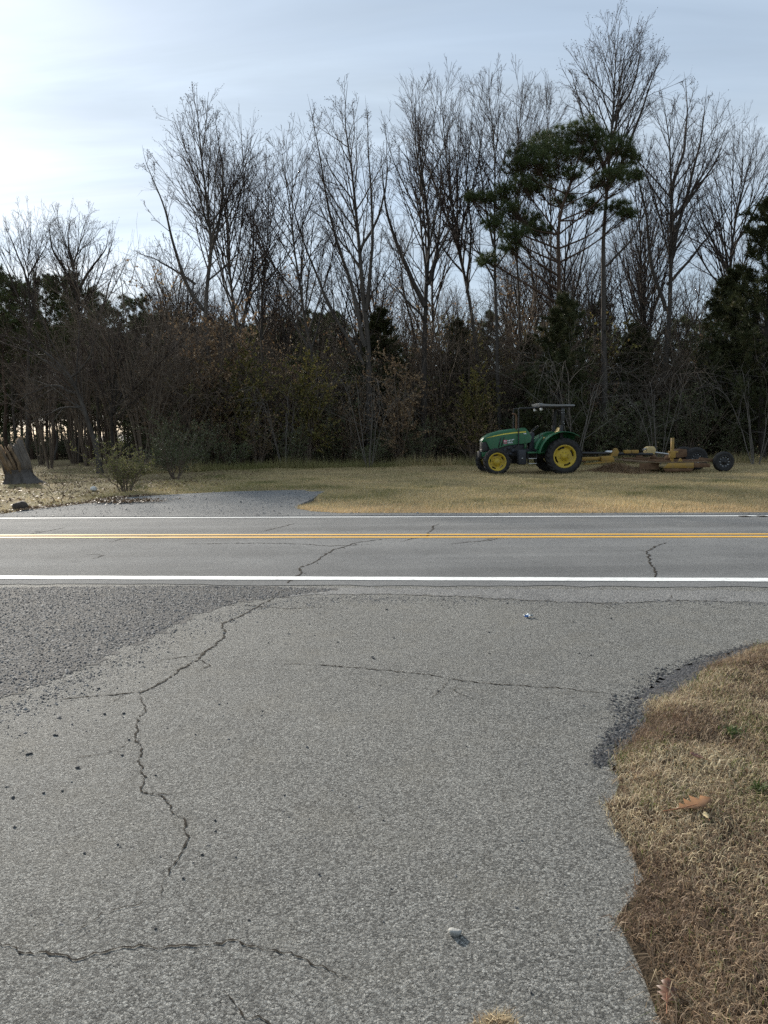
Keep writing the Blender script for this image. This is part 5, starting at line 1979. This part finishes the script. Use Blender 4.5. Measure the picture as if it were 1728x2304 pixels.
# ---- generic bare trees for the depth of the wood
def generic_tree(seed, h, base_r, nlead, **kw):
    r = np.random.default_rng(seed)
    L = []
    lean = r.normal(0, 0.05, 2)
    main = [[lean[0] * z * 1.0 + r.normal(0, 0.12), lean[1] * z + r.normal(0, 0.12), z] for z in np.linspace(0, h, 7)]
    main[0] = [0, 0, -0.1]
    L.append((np.array(main), 1.0, 0))
    for k in range(nlead):
        z0 = h * r.uniform(0.3, 0.6)
        a = r.random() * 6.28
        b = np.array([np.interp(z0, np.linspace(0, h, 7), [m[j] for m in main]) for j in range(3)])
        e = np.array([math.cos(a), math.sin(a), 0]) * r.uniform(1.2, 2.6)
        L.append((np.array([b, b + e * 0.55 + [0, 0, (h - z0) * 0.35], b + e + [0, 0, (h - z0) * 0.9]]), 0.55, 1))
    return bare_tree_meshes('wood_tree', L, base_r, r, **kw)


variants = [generic_tree(201, 15, 0.15, 1, dens=0.75, sub=(5, 4, 3), t0=0.35), generic_tree(202, 17, 0.17, 2, dens=0.55, sub=(5, 4, 3), t0=0.4, barkm='bark_dark'),
            generic_tree(203, 12, 0.10, 0, dens=1.0, sub=(5, 4, 3), t0=0.3, spread=0.22), generic_tree(204, 14, 0.13, 1, dens=0.75, sub=(5, 4, 3), t0=0.3, barkm='bark_dark')]


BANDS = ((-400, 300, 'the left hand pines'), (300, 470, 'the skyline gap'), (470, 600, 'the leaning kinked tree'), (600, 760, 'the vine covered trunks'), (760, 900, 'the broad many leadered tree'), (900, 1040, 'the dark forked tree'),
         (1040, 1180, 'the straight slim tree'), (1180, 1320, 'the tall pine'), (1320, 1430, 'the tallest tree'), (1430, 1560, 'the wide crowned tree'), (1560, 1680, 'the smaller cedar'), (1680, 2600, 'the big cedar'))


def band(px):
    for a, b, n in BANDS:
        if a <= px < b:
            return n
    return BANDS[-1][2]


def build_deep_wood():
    r = np.random.default_rng(301)
    n = 0
    # (photo x range, depth range, count, height scale range)
    for (xa, xb, ya, yb, cnt, s0, s1) in ((330, 1800, 42, 50, 34, 0.6, 0.95), (300, 1850, 50, 64, 28, 0.7, 1.05), (-100, 320, 52, 66, 10, 0.7, 1.0)):
        for k in range(cnt):
            px = xa + (xb - xa) * (k + r.random()) / cnt
            Y = r.uniform(ya, yb)
            p = at(px, 1040, Y)
            vi = int(r.integers(0, 4))
            # keep the far tops below the front row
            limit = np.interp(px, [-100, 200, 240, 340, 430, 600, 800, 1000, 1200, 1400, 1600, 1850], [570, 570, 700, 700, 560, 450, 370, 350, 360, 330, 330, 360])
            hmax = at(px, limit, Y)[2]
            h = (15, 17, 12, 14)[vi]
            sc = min(r.uniform(s0, s1), hmax / h)
            put_tree('bare_tree', variants[vi], 'slim bare tree deep in the wood behind ' + band(px), (p[0], Y, float(hgt(p[0], Y))), r.random() * 6.28, sc, 'slim bare trees deep in the wood near ' + band(px))
            n += 1


build_deep_wood()


# ---- pines
def needle_clumps(C, D, r, per, ln, wd, droop=0.0):
    n = len(C)
    N = n * per
    c = np.repeat(C, per, 0)
    d = np.repeat(D, per, 0)
    q = unit(d * 0.55 + r.normal(0, 0.62, (N, 3)) + np.array([0, 0, 0.12 - droop]))
    l = ln * (0.6 + 0.6 * r.random(N))
    side = unit(np.cross(q, r.normal(0, 1, (N, 3))))
    st = c + q * (r.random(N) * 0.05)[:, None]
    V = np.stack([st - side * wd / 2, st + side * wd / 2, st + q * l[:, None]], 1).reshape(-1, 3)
    F = np.arange(3 * N).reshape(N, 3)
    tone = np.repeat(np.clip(r.normal(0.5, 0.22, n), 0, 1), per * 3) * 0.7 + 0.3 * np.repeat(r.random(N), 3)
    return V, F, tone


def pine_meshes(seed, trunk_pts, base_r, t0, n1, len_f, ang, sub=(5, 4), per=34, ln=0.24, wd=0.016, up=0.06, extra_leaders=(), ztop=None):
    r = np.random.default_rng(seed)
    K = 24
    P0 = [resample(trunk_pts, K)] + [resample(e, K) for e in extra_leaders]
    P0 = np.array(P0)
    R0 = np.array([base_r * (1 if i == 0 else 0.5) * (1 - 0.88 * np.linspace(0, 1, K)) for i in range(len(P0))])
    stems = []
    for i in range(len(P0)):
        tv, tf = tubes(P0[i:i + 1], R0[i:i + 1], 9)
        stems.append(cat_mesh('pine_trunk', [(tv, tf)], mats=[M['bark_pine']]))
    C1, R1, t1 = [], [], []
    for i in range(len(P0)):
        ts = t0 if i == 0 else 0.25
        g = grow(P0[i:i + 1], R0[i:i + 1], np.array([n1 if i == 0 else n1 // 3]), ts, 1.0, ang, 0.18, lambda t, L: len_f((t - ts) / (1 - ts)) * (1 if i == 0 else 0.6), 9, r, up, 0.10, 0.015, 0.018, 0.25)
        C1.append(g[0])
        R1.append(g[1])
    C1, R1 = np.concatenate(C1), np.concatenate(R1)

    def settle(C):
        # old crown flattened by wind and age
        if ztop is not None:
            z = C[..., 2]
            C[..., 2] = np.where(z > ztop, ztop + (z - ztop) * 0.22, z)
    settle(C1)
    v, f = tubes(C1, R1, 5)
    C2, R2, _ = grow(C1, R1, np.full(len(C1), sub[0]), 0.40, 1.0, 0.75, 0.25, lambda t, L: np.maximum(0.35, L * 0.42 * (1.15 - 0.6 * t)), 5, r, up + 0.02, 0.15, 0.012, 0.012, 0.4)
    settle(C2)
    v2, f2 = tubes(C2, R2, 3)
    C3, R3, _ = grow(C2, R2, np.full(len(C2), sub[1]), 0.35, 1.0, 0.7, 0.25, lambda t, L: np.maximum(0.18, L * 0.45), 3, r, 0.1, 0.15, 0.012, 0.007, 0.5)
    settle(C3)
    v3, f3 = tubes(C3, R3, 3)
    tips = np.concatenate([C3[:, -1], C3[:, 1], C2[:, -1], C1[:, -1]])
    dirs = np.concatenate([unit(C3[:, -1] - C3[:, -2]), unit(C3[:, -1] - C3[:, -2]), unit(C2[:, -1] - C2[:, -2]), unit(C1[:, -1] - C1[:, -2])])
    nv, nf, nt = needle_clumps(tips, dirs, r, per, ln, wd)
    crown = cat_mesh('pine_crown', [(v, f, None, 0), (v2, f2, None, 0), (v3, f3, None, 0), (nv, nf, nt, 1)], mats=[M['bark_pine'], M['needle']])
    return stems, crown


def pad_pine(seed, pts, base, Y):
    """old open pine: each limb carries flattened pads of foliage"""
    r = np.random.default_rng(seed)
    K = 24
    P0 = resample(pts, K)
    R0 = 0.21 * (1 - 0.85 * np.linspace(0, 1, K))
    tv, tf = tubes(P0[None], R0[None], 9)
    trunk = cat_mesh('pine_trunk', [(tv, tf)], mats=[M['bark_pine']])
    pads = [(1180, 348, 30), (1222, 328, 34), (1266, 310, 34), (1310, 300, 36), (1346, 312, 30), (1160, 378, 26), (1206, 372, 34), (1250, 352, 36), (1292, 345, 36), (1336, 355, 34), (1384, 335, 28), (1412, 362, 26), (1396, 398, 26), (1424, 402, 18),
            (1172, 420, 26), (1130, 442, 28), (1092, 448, 24), (1206, 428, 24), (1352, 412, 26), (1290, 398, 22), (1152, 478, 26), (1192, 500, 22), (1270, 455, 22), (1330, 468, 24), (1392, 470, 22), (1110, 508, 24), (1160, 532, 26), (1212, 522, 22), (1100, 590, 24), (1150, 562, 22), (1410, 488, 18), (1235, 395, 26), (1062, 450, 14)]
    parts, tips, dirs, stems = [], [], [], [trunk]
    for (px, py, rad) in pads:
        c = at(px, py, Y + r.normal(0, 1.1)) - base
        # limb leaves the trunk lower down and sweeps up to the pad
        zs = c[2] - r.uniform(0.6, 2.0) - 0.25 * abs(c[0] - pts[-1][0])
        k = int(np.clip(np.searchsorted(P0[:, 2], zs), 2, K - 2))
        a = P0[k]
        mid = a * 0.45 + c * 0.55 + np.array([r.normal(0, 0.15), r.normal(0, 0.15), -0.25])
        L = resample([a, mid, c], 10)
        rr = np.linspace(min(0.075, R0[k] * 0.6), 0.018, 10)
        parts.append((*tubes(L[None], rr[None], 5), None, 0))
        w = rad * 1.25 / F_PX * Y
        n = int(30 + 26 * (rad / 30) ** 2)
        q = r.normal(0, 1, (n, 3))
        q /= np.linalg.norm(q, axis=1, keepdims=True)
        q *= r.random((n, 1)) ** 0.4
        e = c + q * np.array([w, w, w * 0.52]) + np.array([0, 0, 0.1])
        st = L[r.integers(5, 10, n)]
        m_ = (st + e) / 2 + r.normal(0, 0.06, (n, 3)) - np.array([0, 0, 0.08])
        parts.append((*tubes(np.stack([st, m_, e], 1), np.repeat(np.array([[0.012, 0.009, 0.006]]), n, 0), 3), None, 0))
        tips.append(e)
        dirs.append(unit(e - m_ + np.array([0, 0, 0.15])))
    nv, nf, nt = needle_clumps(np.concatenate(tips), np.concatenate(dirs), r, 40, 0.29, 0.018)
    parts.append((nv, nf, nt, 1))
    return stems, cat_mesh('pine_crown', parts, mats=[M['bark_pine'], M['needle']])


def build_pines():
    # the tall pine
    Y = 37.5
    base = at(1256, 1030, Y)
    base[2] = float(hgt(base[0], Y)) - 0.1
    pts = np.array([base] + [at(x, y, Y) for x, y in ((1254, 860), (1256, 720), (1258, 620), (1256, 530), (1264, 470), (1286, 405), (1305, 345))]) - base
    ms = pad_pine(405, pts, base, Y)
    put_tree('pine_tree', ms, 'tall green pine with a rounded flat topped crown among bare trees', tuple(base))
    # young dense pines for the far rows
    def young(seed, h, t0):
        r = np.random.default_rng(seed)
        pts = np.array([[r.normal(0, 0.08), r.normal(0, 0.08), z] for z in np.linspace(-0.1, h, 7)])
        return pine_meshes(seed, pts, 0.12, t0, 44, lambda q: 0.5 + 2.3 * (1 - q) ** 0.6 * (0.5 + 0.8 * np.minimum(q * 4, 1)), 1.15, (4, 3), 24, 0.30, 0.034, 0.06)
    yv = [young(410, 11.5, 0.22), young(411, 12.5, 0.24), young(412, 10.5, 0.21)]
    r = np.random.default_rng(413)
    # plantation rows seen through the gap on the left
    for row, (Y, cnt) in enumerate(((68, 20), (73, 20), (79, 22), (86, 22))):
        for k in range(cnt):
            px = -140 + (760 + 140) * (k + 0.3 + 0.6 * r.random()) / cnt
            p = at(px, 1000, Y + r.uniform(-1.5, 1.5))
            hgt_px = np.interp(px, [-140, 240, 330, 460, 760], [742, 770, 742, 760, 730]) + r.uniform(-10, 22)
            sc = at(px, hgt_px, p[1])[2] / 11.5
            put_tree('pine_tree', yv[int(r.integers(0, 3))], 'young dense pine in the far rows seen under the bare trees', (p[0], p[1], 0.1), r.random() * 6.28, sc, 'young pines in the far rows')
    # taller pines on the left above the rows
    def mid(seed, h):
        r2 = np.random.default_rng(seed)
        pts = np.array([[r2.normal(0, 0.1), r2.normal(0, 0.1), z] for z in np.linspace(-0.1, h, 7)])
        return pine_meshes(seed, pts, 0.17, 0.55, 30, lambda q: 0.7 + 1.7 * np.sin(np.clip(0.25 + q * 0.72, 0, 1) * math.pi), 1.1, (5, 3), 30, 0.26, 0.026, 0.08)
    mv = [mid(420, 13.5), mid(421, 14)]
    for k, (px, top, Y, lab) in enumerate(((18, 640, 55, 'dark pine crown against the sky at the left edge'), (72, 655, 57, 'dark pine second from the left edge below the airy bare tree'), (120, 648, 54, 'rounded dark pine left of the spreading bare tree'),
                                           (158, 636, 56, 'dark pine crown directly behind the spreading bare tree'), (206, 668, 55, 'dark pine right of the spreading bare tree'), (240, 700, 58, 'low dark pine beside the gap in the skyline'),
                                           (318, 690, 60, 'scraggy dark pine just right of the skyline gap'), (390, 720, 58, 'dark pine behind the leaning kinked tree'))):
        p = at(px, 1000, Y)
        sc = at(px, top, Y)[2] / (13.5 if k % 2 == 0 else 14)
        put_tree('pine_tree', mv[k % 2], lab, (p[0], Y, 0.1), k * 1.3, sc)
    # dark evergreens mixed into the depth of the wood
    for k in range(15):
        px = 600 + 1200 * (k + r.random()) / 15
        Y = r.uniform(50, 62)
        p = at(px, 1000, Y)
        top = np.interp(px, [600, 800, 1000, 1200, 1500, 1800], [770, 740, 740, 740, 750, 700]) + r.uniform(-30, 60)
        sc = at(px, top, Y)[2] / 11.5
        put_tree('pine_tree', yv[int(r.integers(0, 3))], 'dark young pine in the wood behind ' + band(px), (p[0], Y, 0.15), r.random() * 6.28, sc, 'dark pines in the depth of the wood near ' + band(px))


build_pines()


# ---- cedars
def cedar_meshes(seed, h, wmax, n1=95, per=26):
    r = np.random.default_rng(seed)
    pts = np.array([[r.normal(0, 0.06), r.normal(0, 0.06), z] for z in np.linspace(-0.1, h, 7)])
    P0 = resample(pts, 20)[None]
    R0 = (0.14 * (1 - 0.9 * np.linspace(0, 1, 20)))[None]
    tv, tf = tubes(P0, R0, 8)
    trunk = cat_mesh('cedar_trunk', [(tv, tf)], mats=[M['bark_dark']])
    C1, R1, _ = grow(P0, R0, np.array([n1]), 0.06, 1.0, 0.95, 0.2, lambda t, L: 0.35 + wmax * (1 - t) ** 0.7, 7, r, 0.06, 0.14, 0.012, 0.012, 0.3)
    v, f = tubes(C1, R1, 4)
    C2, R2, _ = grow(C1, R1, np.full(n1, 6), 0.25, 1.0, 0.6, 0.2, lambda t, L: np.maximum(0.25, 0.4 * L * (1.1 - 0.6 * t)), 4, r, 0.08, 0.15, 0.01, 0.007, 0.4)
    v2, f2 = tubes(C2, R2, 3)
    tips = np.concatenate([C2[:, 1], C2[:, 2], C2[:, 3], C1[:, -1], C1[:, -3]])
    d = np.concatenate([unit(C2[:, 2] - C2[:, 1])] * 3 + [unit(C1[:, -1] - C1[:, -2])] * 2)
    nv, nf, nt = needle_clumps(tips, d, r, per, 0.22, 0.03)
    crown = cat_mesh('cedar_crown', [(v, f, None, 0), (v2, f2, None, 0), (nv, nf, nt, 1)], mats=[M['bark_dark'], M['cedar']])
    return [trunk], crown


def build_cedars():
    ca, cb = cedar_meshes(431, 10, 2.2), cedar_meshes(432, 8, 2.0)
    for (px, top, Y, ms, h, lab) in ((1712, 480, 35.5, ca, 10, 'big dark green cedar cut by the right edge'), (1640, 640, 38, cb, 8, 'smaller cedar standing left of the big dark cedar'), (1258, 690, 36.3, cb, 8, 'brownish green cedar at the foot of the tall pine'),
                                     (1190, 775, 41, ca, 10, 'dark cedar left of the foot of the tall pine'), (1420, 750, 41, cb, 8, 'cedar in the thicket right of the tallest tree'), (1790, 560, 37, ca, 10, 'dark cedar just past the right edge'),
                                     (860, 720, 42, cb, 8, 'dark cedar deep behind the broad many leadered tree'), (1030, 740, 42, ca, 10, 'dark cedar deep between the middle bare trees')):
        p = at(px, 1000, Y)
        sc = at(px, top, Y)[2] / h
        put_tree('cedar_tree', ms, lab, (p[0], Y, 0.15), px * 0.7, sc)


build_cedars()


# ---- shrubs and thicket
def leaves_on(C, r, per, ln, wd):
    """small flat leaves along twigs"""
    n, K, _ = C.shape
    N = n * per
    t = r.random(N) * (K - 1.001)
    idx = np.repeat(np.arange(n), per)
    i = t.astype(int)
    f = (t - i)[:, None]
    p = C[idx, i] * (1 - f) + C[idx, i + 1] * f
    tan = unit(C[idx, i + 1] - C[idx, i])
    d = unit(tan * 0.5 + r.normal(0, 0.7, (N, 3)))
    s = unit(np.cross(d, r.normal(0, 1, (N, 3))))
    l = (ln * (0.6 + 0.8 * r.random(N)))[:, None]
    V = np.stack([p, p + d * l * 0.5 + s * wd * 0.5, p + d * l, p + d * l * 0.5 - s * wd * 0.5], 1).reshape(-1, 3)
    F = np.arange(4 * N).reshape(N, 4)
    return V, F, np.repeat(r.random(N), 4)


def shrub_meshes(seed, h, spread, nst, leafm, per, ln=0.06, wd=0.03, barkm='brush', up=0.04, sub=(7, 5), arch=0.0, thick=1.0):
    r = np.random.default_rng(seed)
    K = 12
    P0 = np.zeros((nst, K, 3))
    for k in range(nst):
        a = r.random() * 6.283
        e = np.array([math.cos(a), math.sin(a)]) * spread * r.uniform(0.25, 1.0)
        hh = h * r.uniform(0.55, 1.0)
        for j in range(K):
            t = j / (K - 1)
            P0[k, j] = [e[0] * t ** (1.3 - arch * 0.5) + 0.12 * math.cos(a), e[1] * t ** (1.3 - arch * 0.5) + 0.12 * math.sin(a), -0.08 + hh * (t if not arch else math.sin(t * (1.57 + arch)) / 1.0)]
    P0[:, 1:] += np.cumsum(r.normal(0, 0.035, (nst, K - 1, 3)), axis=1)
    R0 = np.repeat((0.022 * (1 - 0.8 * np.linspace(0, 1, K)))[None], nst, 0) * (h / 2.2) ** 0.7 * thick
    v0, f0 = tubes(P0, R0, 5)
    C1, R1, _ = grow(P0, R0, np.full(nst, sub[0]), 0.15, 1.0, 0.7, 0.25, lambda t, L: np.maximum(0.25, 0.42 * L * (1.1 - 0.6 * t)), 6, r, up, 0.16, 0.010, 0.006, 0.35)
    C2, R2, _ = grow(C1, R1, np.full(len(C1), sub[1]), 0.2, 1.0, 0.7, 0.25, lambda t, L: np.maximum(0.15, 0.5 * L * (1.1 - 0.5 * t)), 4, r, up, 0.18, 0.010, 0.0042, 0.4)
    v1, f1 = tubes(C1, R1, 3)
    v2, f2 = tubes(C2, R2, 3)
    stems = cat_mesh('shrub_stems', [(v0, f0), (v1, f1), (v2, f2)], mats=[M[barkm]])
    if per:
        lv, lf, lt = leaves_on(C2, r, per, ln, wd)
        fol = cat_mesh('shrub_foliage', [(lv, lf, lt)], mats=[M[leafm]])
    else:
        fol = None
    return stems, fol


def put_shrub(name, ms, label, loc, rz=0.0, sc=(1, 1, 1), group=None, cat='shrub'):
    T = empty(name, loc, rz)
    T.scale = sc
    link('stems', ms[0], None, T)
    if ms[1] is not None:
        link('foliage', ms[1], None, T)
    tag(T, label, cat, group)
    return T


def build_thicket():
    r = np.random.default_rng(501)
    pv = [shrub_meshes(510, 2.4, 1.3, 13, 'privet', 11), shrub_meshes(511, 2.8, 1.5, 12, 'privet', 12), shrub_meshes(512, 2.0, 1.4, 13, 'privet', 11)]
    bv = [shrub_meshes(520, 3.2, 1.4, 12, 'brown_leaf', 4, 0.08, 0.05), shrub_meshes(521, 4.2, 1.6, 11, 'brown_leaf', 3, 0.08, 0.05), shrub_meshes(522, 3.0, 1.7, 11, 'olive_leaf', 6, 0.08, 0.06)]
    nv = [shrub_meshes(530, 4.6, 2.2, 12, None, 0, arch=0.5, sub=(8, 5), thick=0.75), shrub_meshes(531, 6.0, 2.2, 10, None, 0, arch=0.2, sub=(9, 5), thick=0.75)]

    def edge_row(px):
        return np.interp(px, [280, 330, 420, 520, 640, 760, 900, 1050, 1200, 1400, 1728, 1900], [1068, 1066, 1062, 1058, 1053, 1051, 1049, 1047, 1046, 1043, 1041, 1041])
    # first rank
    for k in range(44):
        px = 330 + 1480 * (k + r.random()) / 44
        p = gp(px, edge_row(px) - r.uniform(0, 5))
        s = r.uniform(0.7, 1.15)
        if px > 1080:
            s *= 1.25
        if k % 3 == 1 and px < 1150:
            put_shrub('brush', bv[k % 2], 'brown leafed brush at the very front below ' + band(px), (p[0], p[1] + r.uniform(0.1, 1.0), 0.13), r.random() * 6.28, (s, s, s), 'brown leafed brush at the front near ' + band(px))
            continue
        put_shrub('evergreen_shrub', pv[k % 3], 'evergreen shrub at the front of the thicket below ' + band(px), (p[0], p[1] + r.uniform(0.2, 1.5), 0.13), r.random() * 6.28, (s, s, s * r.uniform(0.85, 1.2)), 'evergreen shrubs along the wood front near ' + band(px))
    # second rank, taller
    for k in range(44):
        px = 350 + 1500 * (k + r.random()) / 44
        p = gp(px, edge_row(px) - 5)
        s = r.uniform(0.9, 1.6)
        if px > 1080 and k % 3:
            s = r.uniform(1.3, 1.9)
            put_shrub('evergreen_shrub', pv[k % 3], 'tall evergreen shrub set back in the thicket below ' + band(px), (p[0] * 1.05, p[1] + r.uniform(1.5, 4.5), 0.13), r.random() * 6.28, (s, s, s * 1.1), 'tall evergreen shrubs set back in the thicket near ' + band(px))
        else:
            put_shrub('brush', bv[k % 3], 'brown leafed brush in the thicket below ' + band(px), (p[0] * 1.04, p[1] + r.uniform(0.8, 4.0), 0.13), r.random() * 6.28, (s, s, s * 1.15), 'brown leafed brush in the thicket near ' + band(px))
    for k in range(58):
        px = 300 + 1500 * (k + r.random()) / 58
        p = gp(px, edge_row(px) - 5)
        s = r.uniform(0.8, 1.35)
        put_shrub('bare_brush', nv[k % 2], 'bare arching brush in the wood front near ' + band(px), (p[0] * 1.04, p[1] + r.uniform(0.3, 6.0), 0.13), r.random() * 6.28, (s, s, s * 1.1), 'bare arching brush in the wood front near ' + band(px))
    for k in range(7):
        px = 60 + 280 * (k + r.random()) / 7
        Y = r.uniform(37, 50)
        p = at(px, 1040, Y)
        s = r.uniform(0.9, 1.4)
        put_shrub('bare_brush', nv[k % 2], 'grey bare brush in the shade behind the stump and lone shrub', (p[0], Y, 0.12), r.random() * 6.28, (s, s, s * 1.2), 'grey bare brush behind the stump')
    # deeper rank to close the view between trunks
    for k in range(46):
        px = 300 + 1600 * (k + r.random()) / 46
        Y = r.uniform(42, 50)
        p = at(px, 1030, Y)
        s = r.uniform(1.5, 2.4)
        put_shrub('brush', (pv + bv)[int(r.integers(0, 6))], 'dim tall brush in the shade behind ' + band(px), (p[0], Y, 0.13), r.random() * 6.28, (s, s, s * 1.2), 'dim brush behind the thicket near ' + band(px))
    # scrub hedge under the far pines on the left
    for k in range(44):
        px = -120 + 640 * (k + r.random()) / 44
        Y = r.uniform(56, 66)
        p = at(px, 1000, Y)
        top = 978 + r.uniform(-3, 8)
        s = max(0.5, at(px, top, Y)[2] / 2.3)
        put_shrub('scrub', pv[k % 3], 'low dark scrub below the far pines on the left', (p[0], Y, 0.1), r.random() * 6.28, (s * 1.5, s * 1.5, s), 'low scrub below the far pines')
    # shrubs that stand out on the left
    sv = shrub_meshes(540, 1.35, 0.85, 20, 'privet', 8, 0.045, 0.018, up=0.10, sub=(7, 4))
    sv[1].materials[0] = leafy('shrub_green', [(0, (0.07, 0.085, 0.025)), (0.6, (0.15, 0.165, 0.055)), (1, (0.28, 0.26, 0.11))], trans=0.35)
    p = gp(284, 1103)
    put_shrub('evergreen_shrub', sv, 'feathery olive green shrub standing alone beside the far drive', (p[0], p[1], float(ground_z(p[0], p[1]))), 0.3)
    p = gp(395, 1075)
    put_shrub('evergreen_shrub', pv[0], 'grey green shrub at the left end of the thicket', (p[0], p[1], 0.13), 1.0, (0.9, 0.9, 0.85))
    p = gp(345, 1068)
    put_shrub('evergreen_shrub', pv[2], 'low green shrub behind the lone feathery shrub', (p[0], p[1] + 1.5, 0.13), 2.0, (0.8, 0.8, 0.6))
    # pale hanging branches over the mower and tractor
    pl = shrub_meshes(550, 4.6, 2.4, 6, None, 0, arch=0.9, barkm='twig_pale', sub=(9, 5), up=-0.10, thick=0.5)
    for (px, row, Y, s, lab) in ((1290, 1040, 32.5, 1.0, 'pale drooping bare branches hanging behind the tractor canopy'), (1700, 1036, 33.5, 1.05, 'pale drooping bare branches at the right edge of the thicket'), (830, 1045, 35.5, 0.95, 'pale drooping bare branches before the broad tree'),
                                 (640, 1047, 36, 0.9, 'pale bare branches arching over the left thicket'), (1480, 1036, 34, 0.9, 'pale bare branches arching above the mower')):
        p = at(px, row, Y)
        put_shrub('bare_brush', pl, lab, (p[0], Y, 0.13), px, (s, s, s))
    # vines
    vm = shrub_meshes(560, 5.5, 0.9, 9, 'olive_leaf', 26, 0.09, 0.07, sub=(9, 4))
    vb = shrub_meshes(561, 5.5, 0.8, 8, 'brown_leaf', 20, 0.09, 0.07, sub=(9, 4))
    for (px, Y, ms, s, lab) in ((545, 36.8, vm, 1.0, 'olive leafed vine smothering the forked slim tree'), (500, 37.2, vb, 1.25, 'rusty leafed vine climbing beside the leaning kinked tree'), (690, 37.0, vm, 0.95, 'olive leafed vine draped left of the broad tree'), (1060, 37.5, vm, 0.8, 'yellowish vine left of the tractor'), (900, 37.5, vb, 0.9, 'brown leafed vine by the dark forked tree')):
        p = at(px, 1040, Y)
        put_shrub('vine', ms, lab, (p[0], Y, 0.13), px, (s, s, s), None, 'vine')
    # rough dry weeds at the foot of the thicket
    n = 26000
    px = r.uniform(300, 1780, n)
    P = np.array([0.0])
    pts = np.array([gp(x, edge_row(x) + 1)[:2] for x in np.linspace(300, 1780, 60)])
    x = np.interp(px, np.linspace(300, 1780, 60), pts[:, 0]) + r.normal(0, 0.2, n)
    y = np.interp(px, np.linspace(300, 1780, 60), pts[:, 1]) + np.abs(r.normal(0, 0.9, n)) - 0.15
    P = np.column_stack([x, y, ground_z(x, y)])
    h = (0.15 + 0.5 * r.random(n) ** 2.2) * (0.5 + 0.9 * vnoise(x * 0.9, y * 0.9, 22))
    V, F, k = blades(P, h, 0.009 + 0.010 * r.random(n), 0.1 + 0.6 * r.random(n), r, 1)
    o = link('weeds', mesh_np('weeds', V, F, {'rnd': np.repeat(np.clip(0.38 + 0.55 * r.random(n) * vnoise(x * 0.7, y * 0.7, 23) * 1.6 - 0.1, 0, 1), k)}), M['verge'])
    tag(o, 'rough dry weeds along the foot of the thicket', 'weeds', kind='stuff')
    # twiggy weed by the white rock
    tw = shrub_meshes(570, 0.6, 0.25, 4, None, 0, sub=(4, 2), barkm='bark_dark')
    p = gp(131, 1128)
    put_shrub('twiggy_weed', tw, 'small dead twiggy weed between the dark rock and the white rock', (p[0], p[1], float(ground_z(p[0], p[1]))), 0, (1, 1, 1), None, 'weed')


build_thicket()
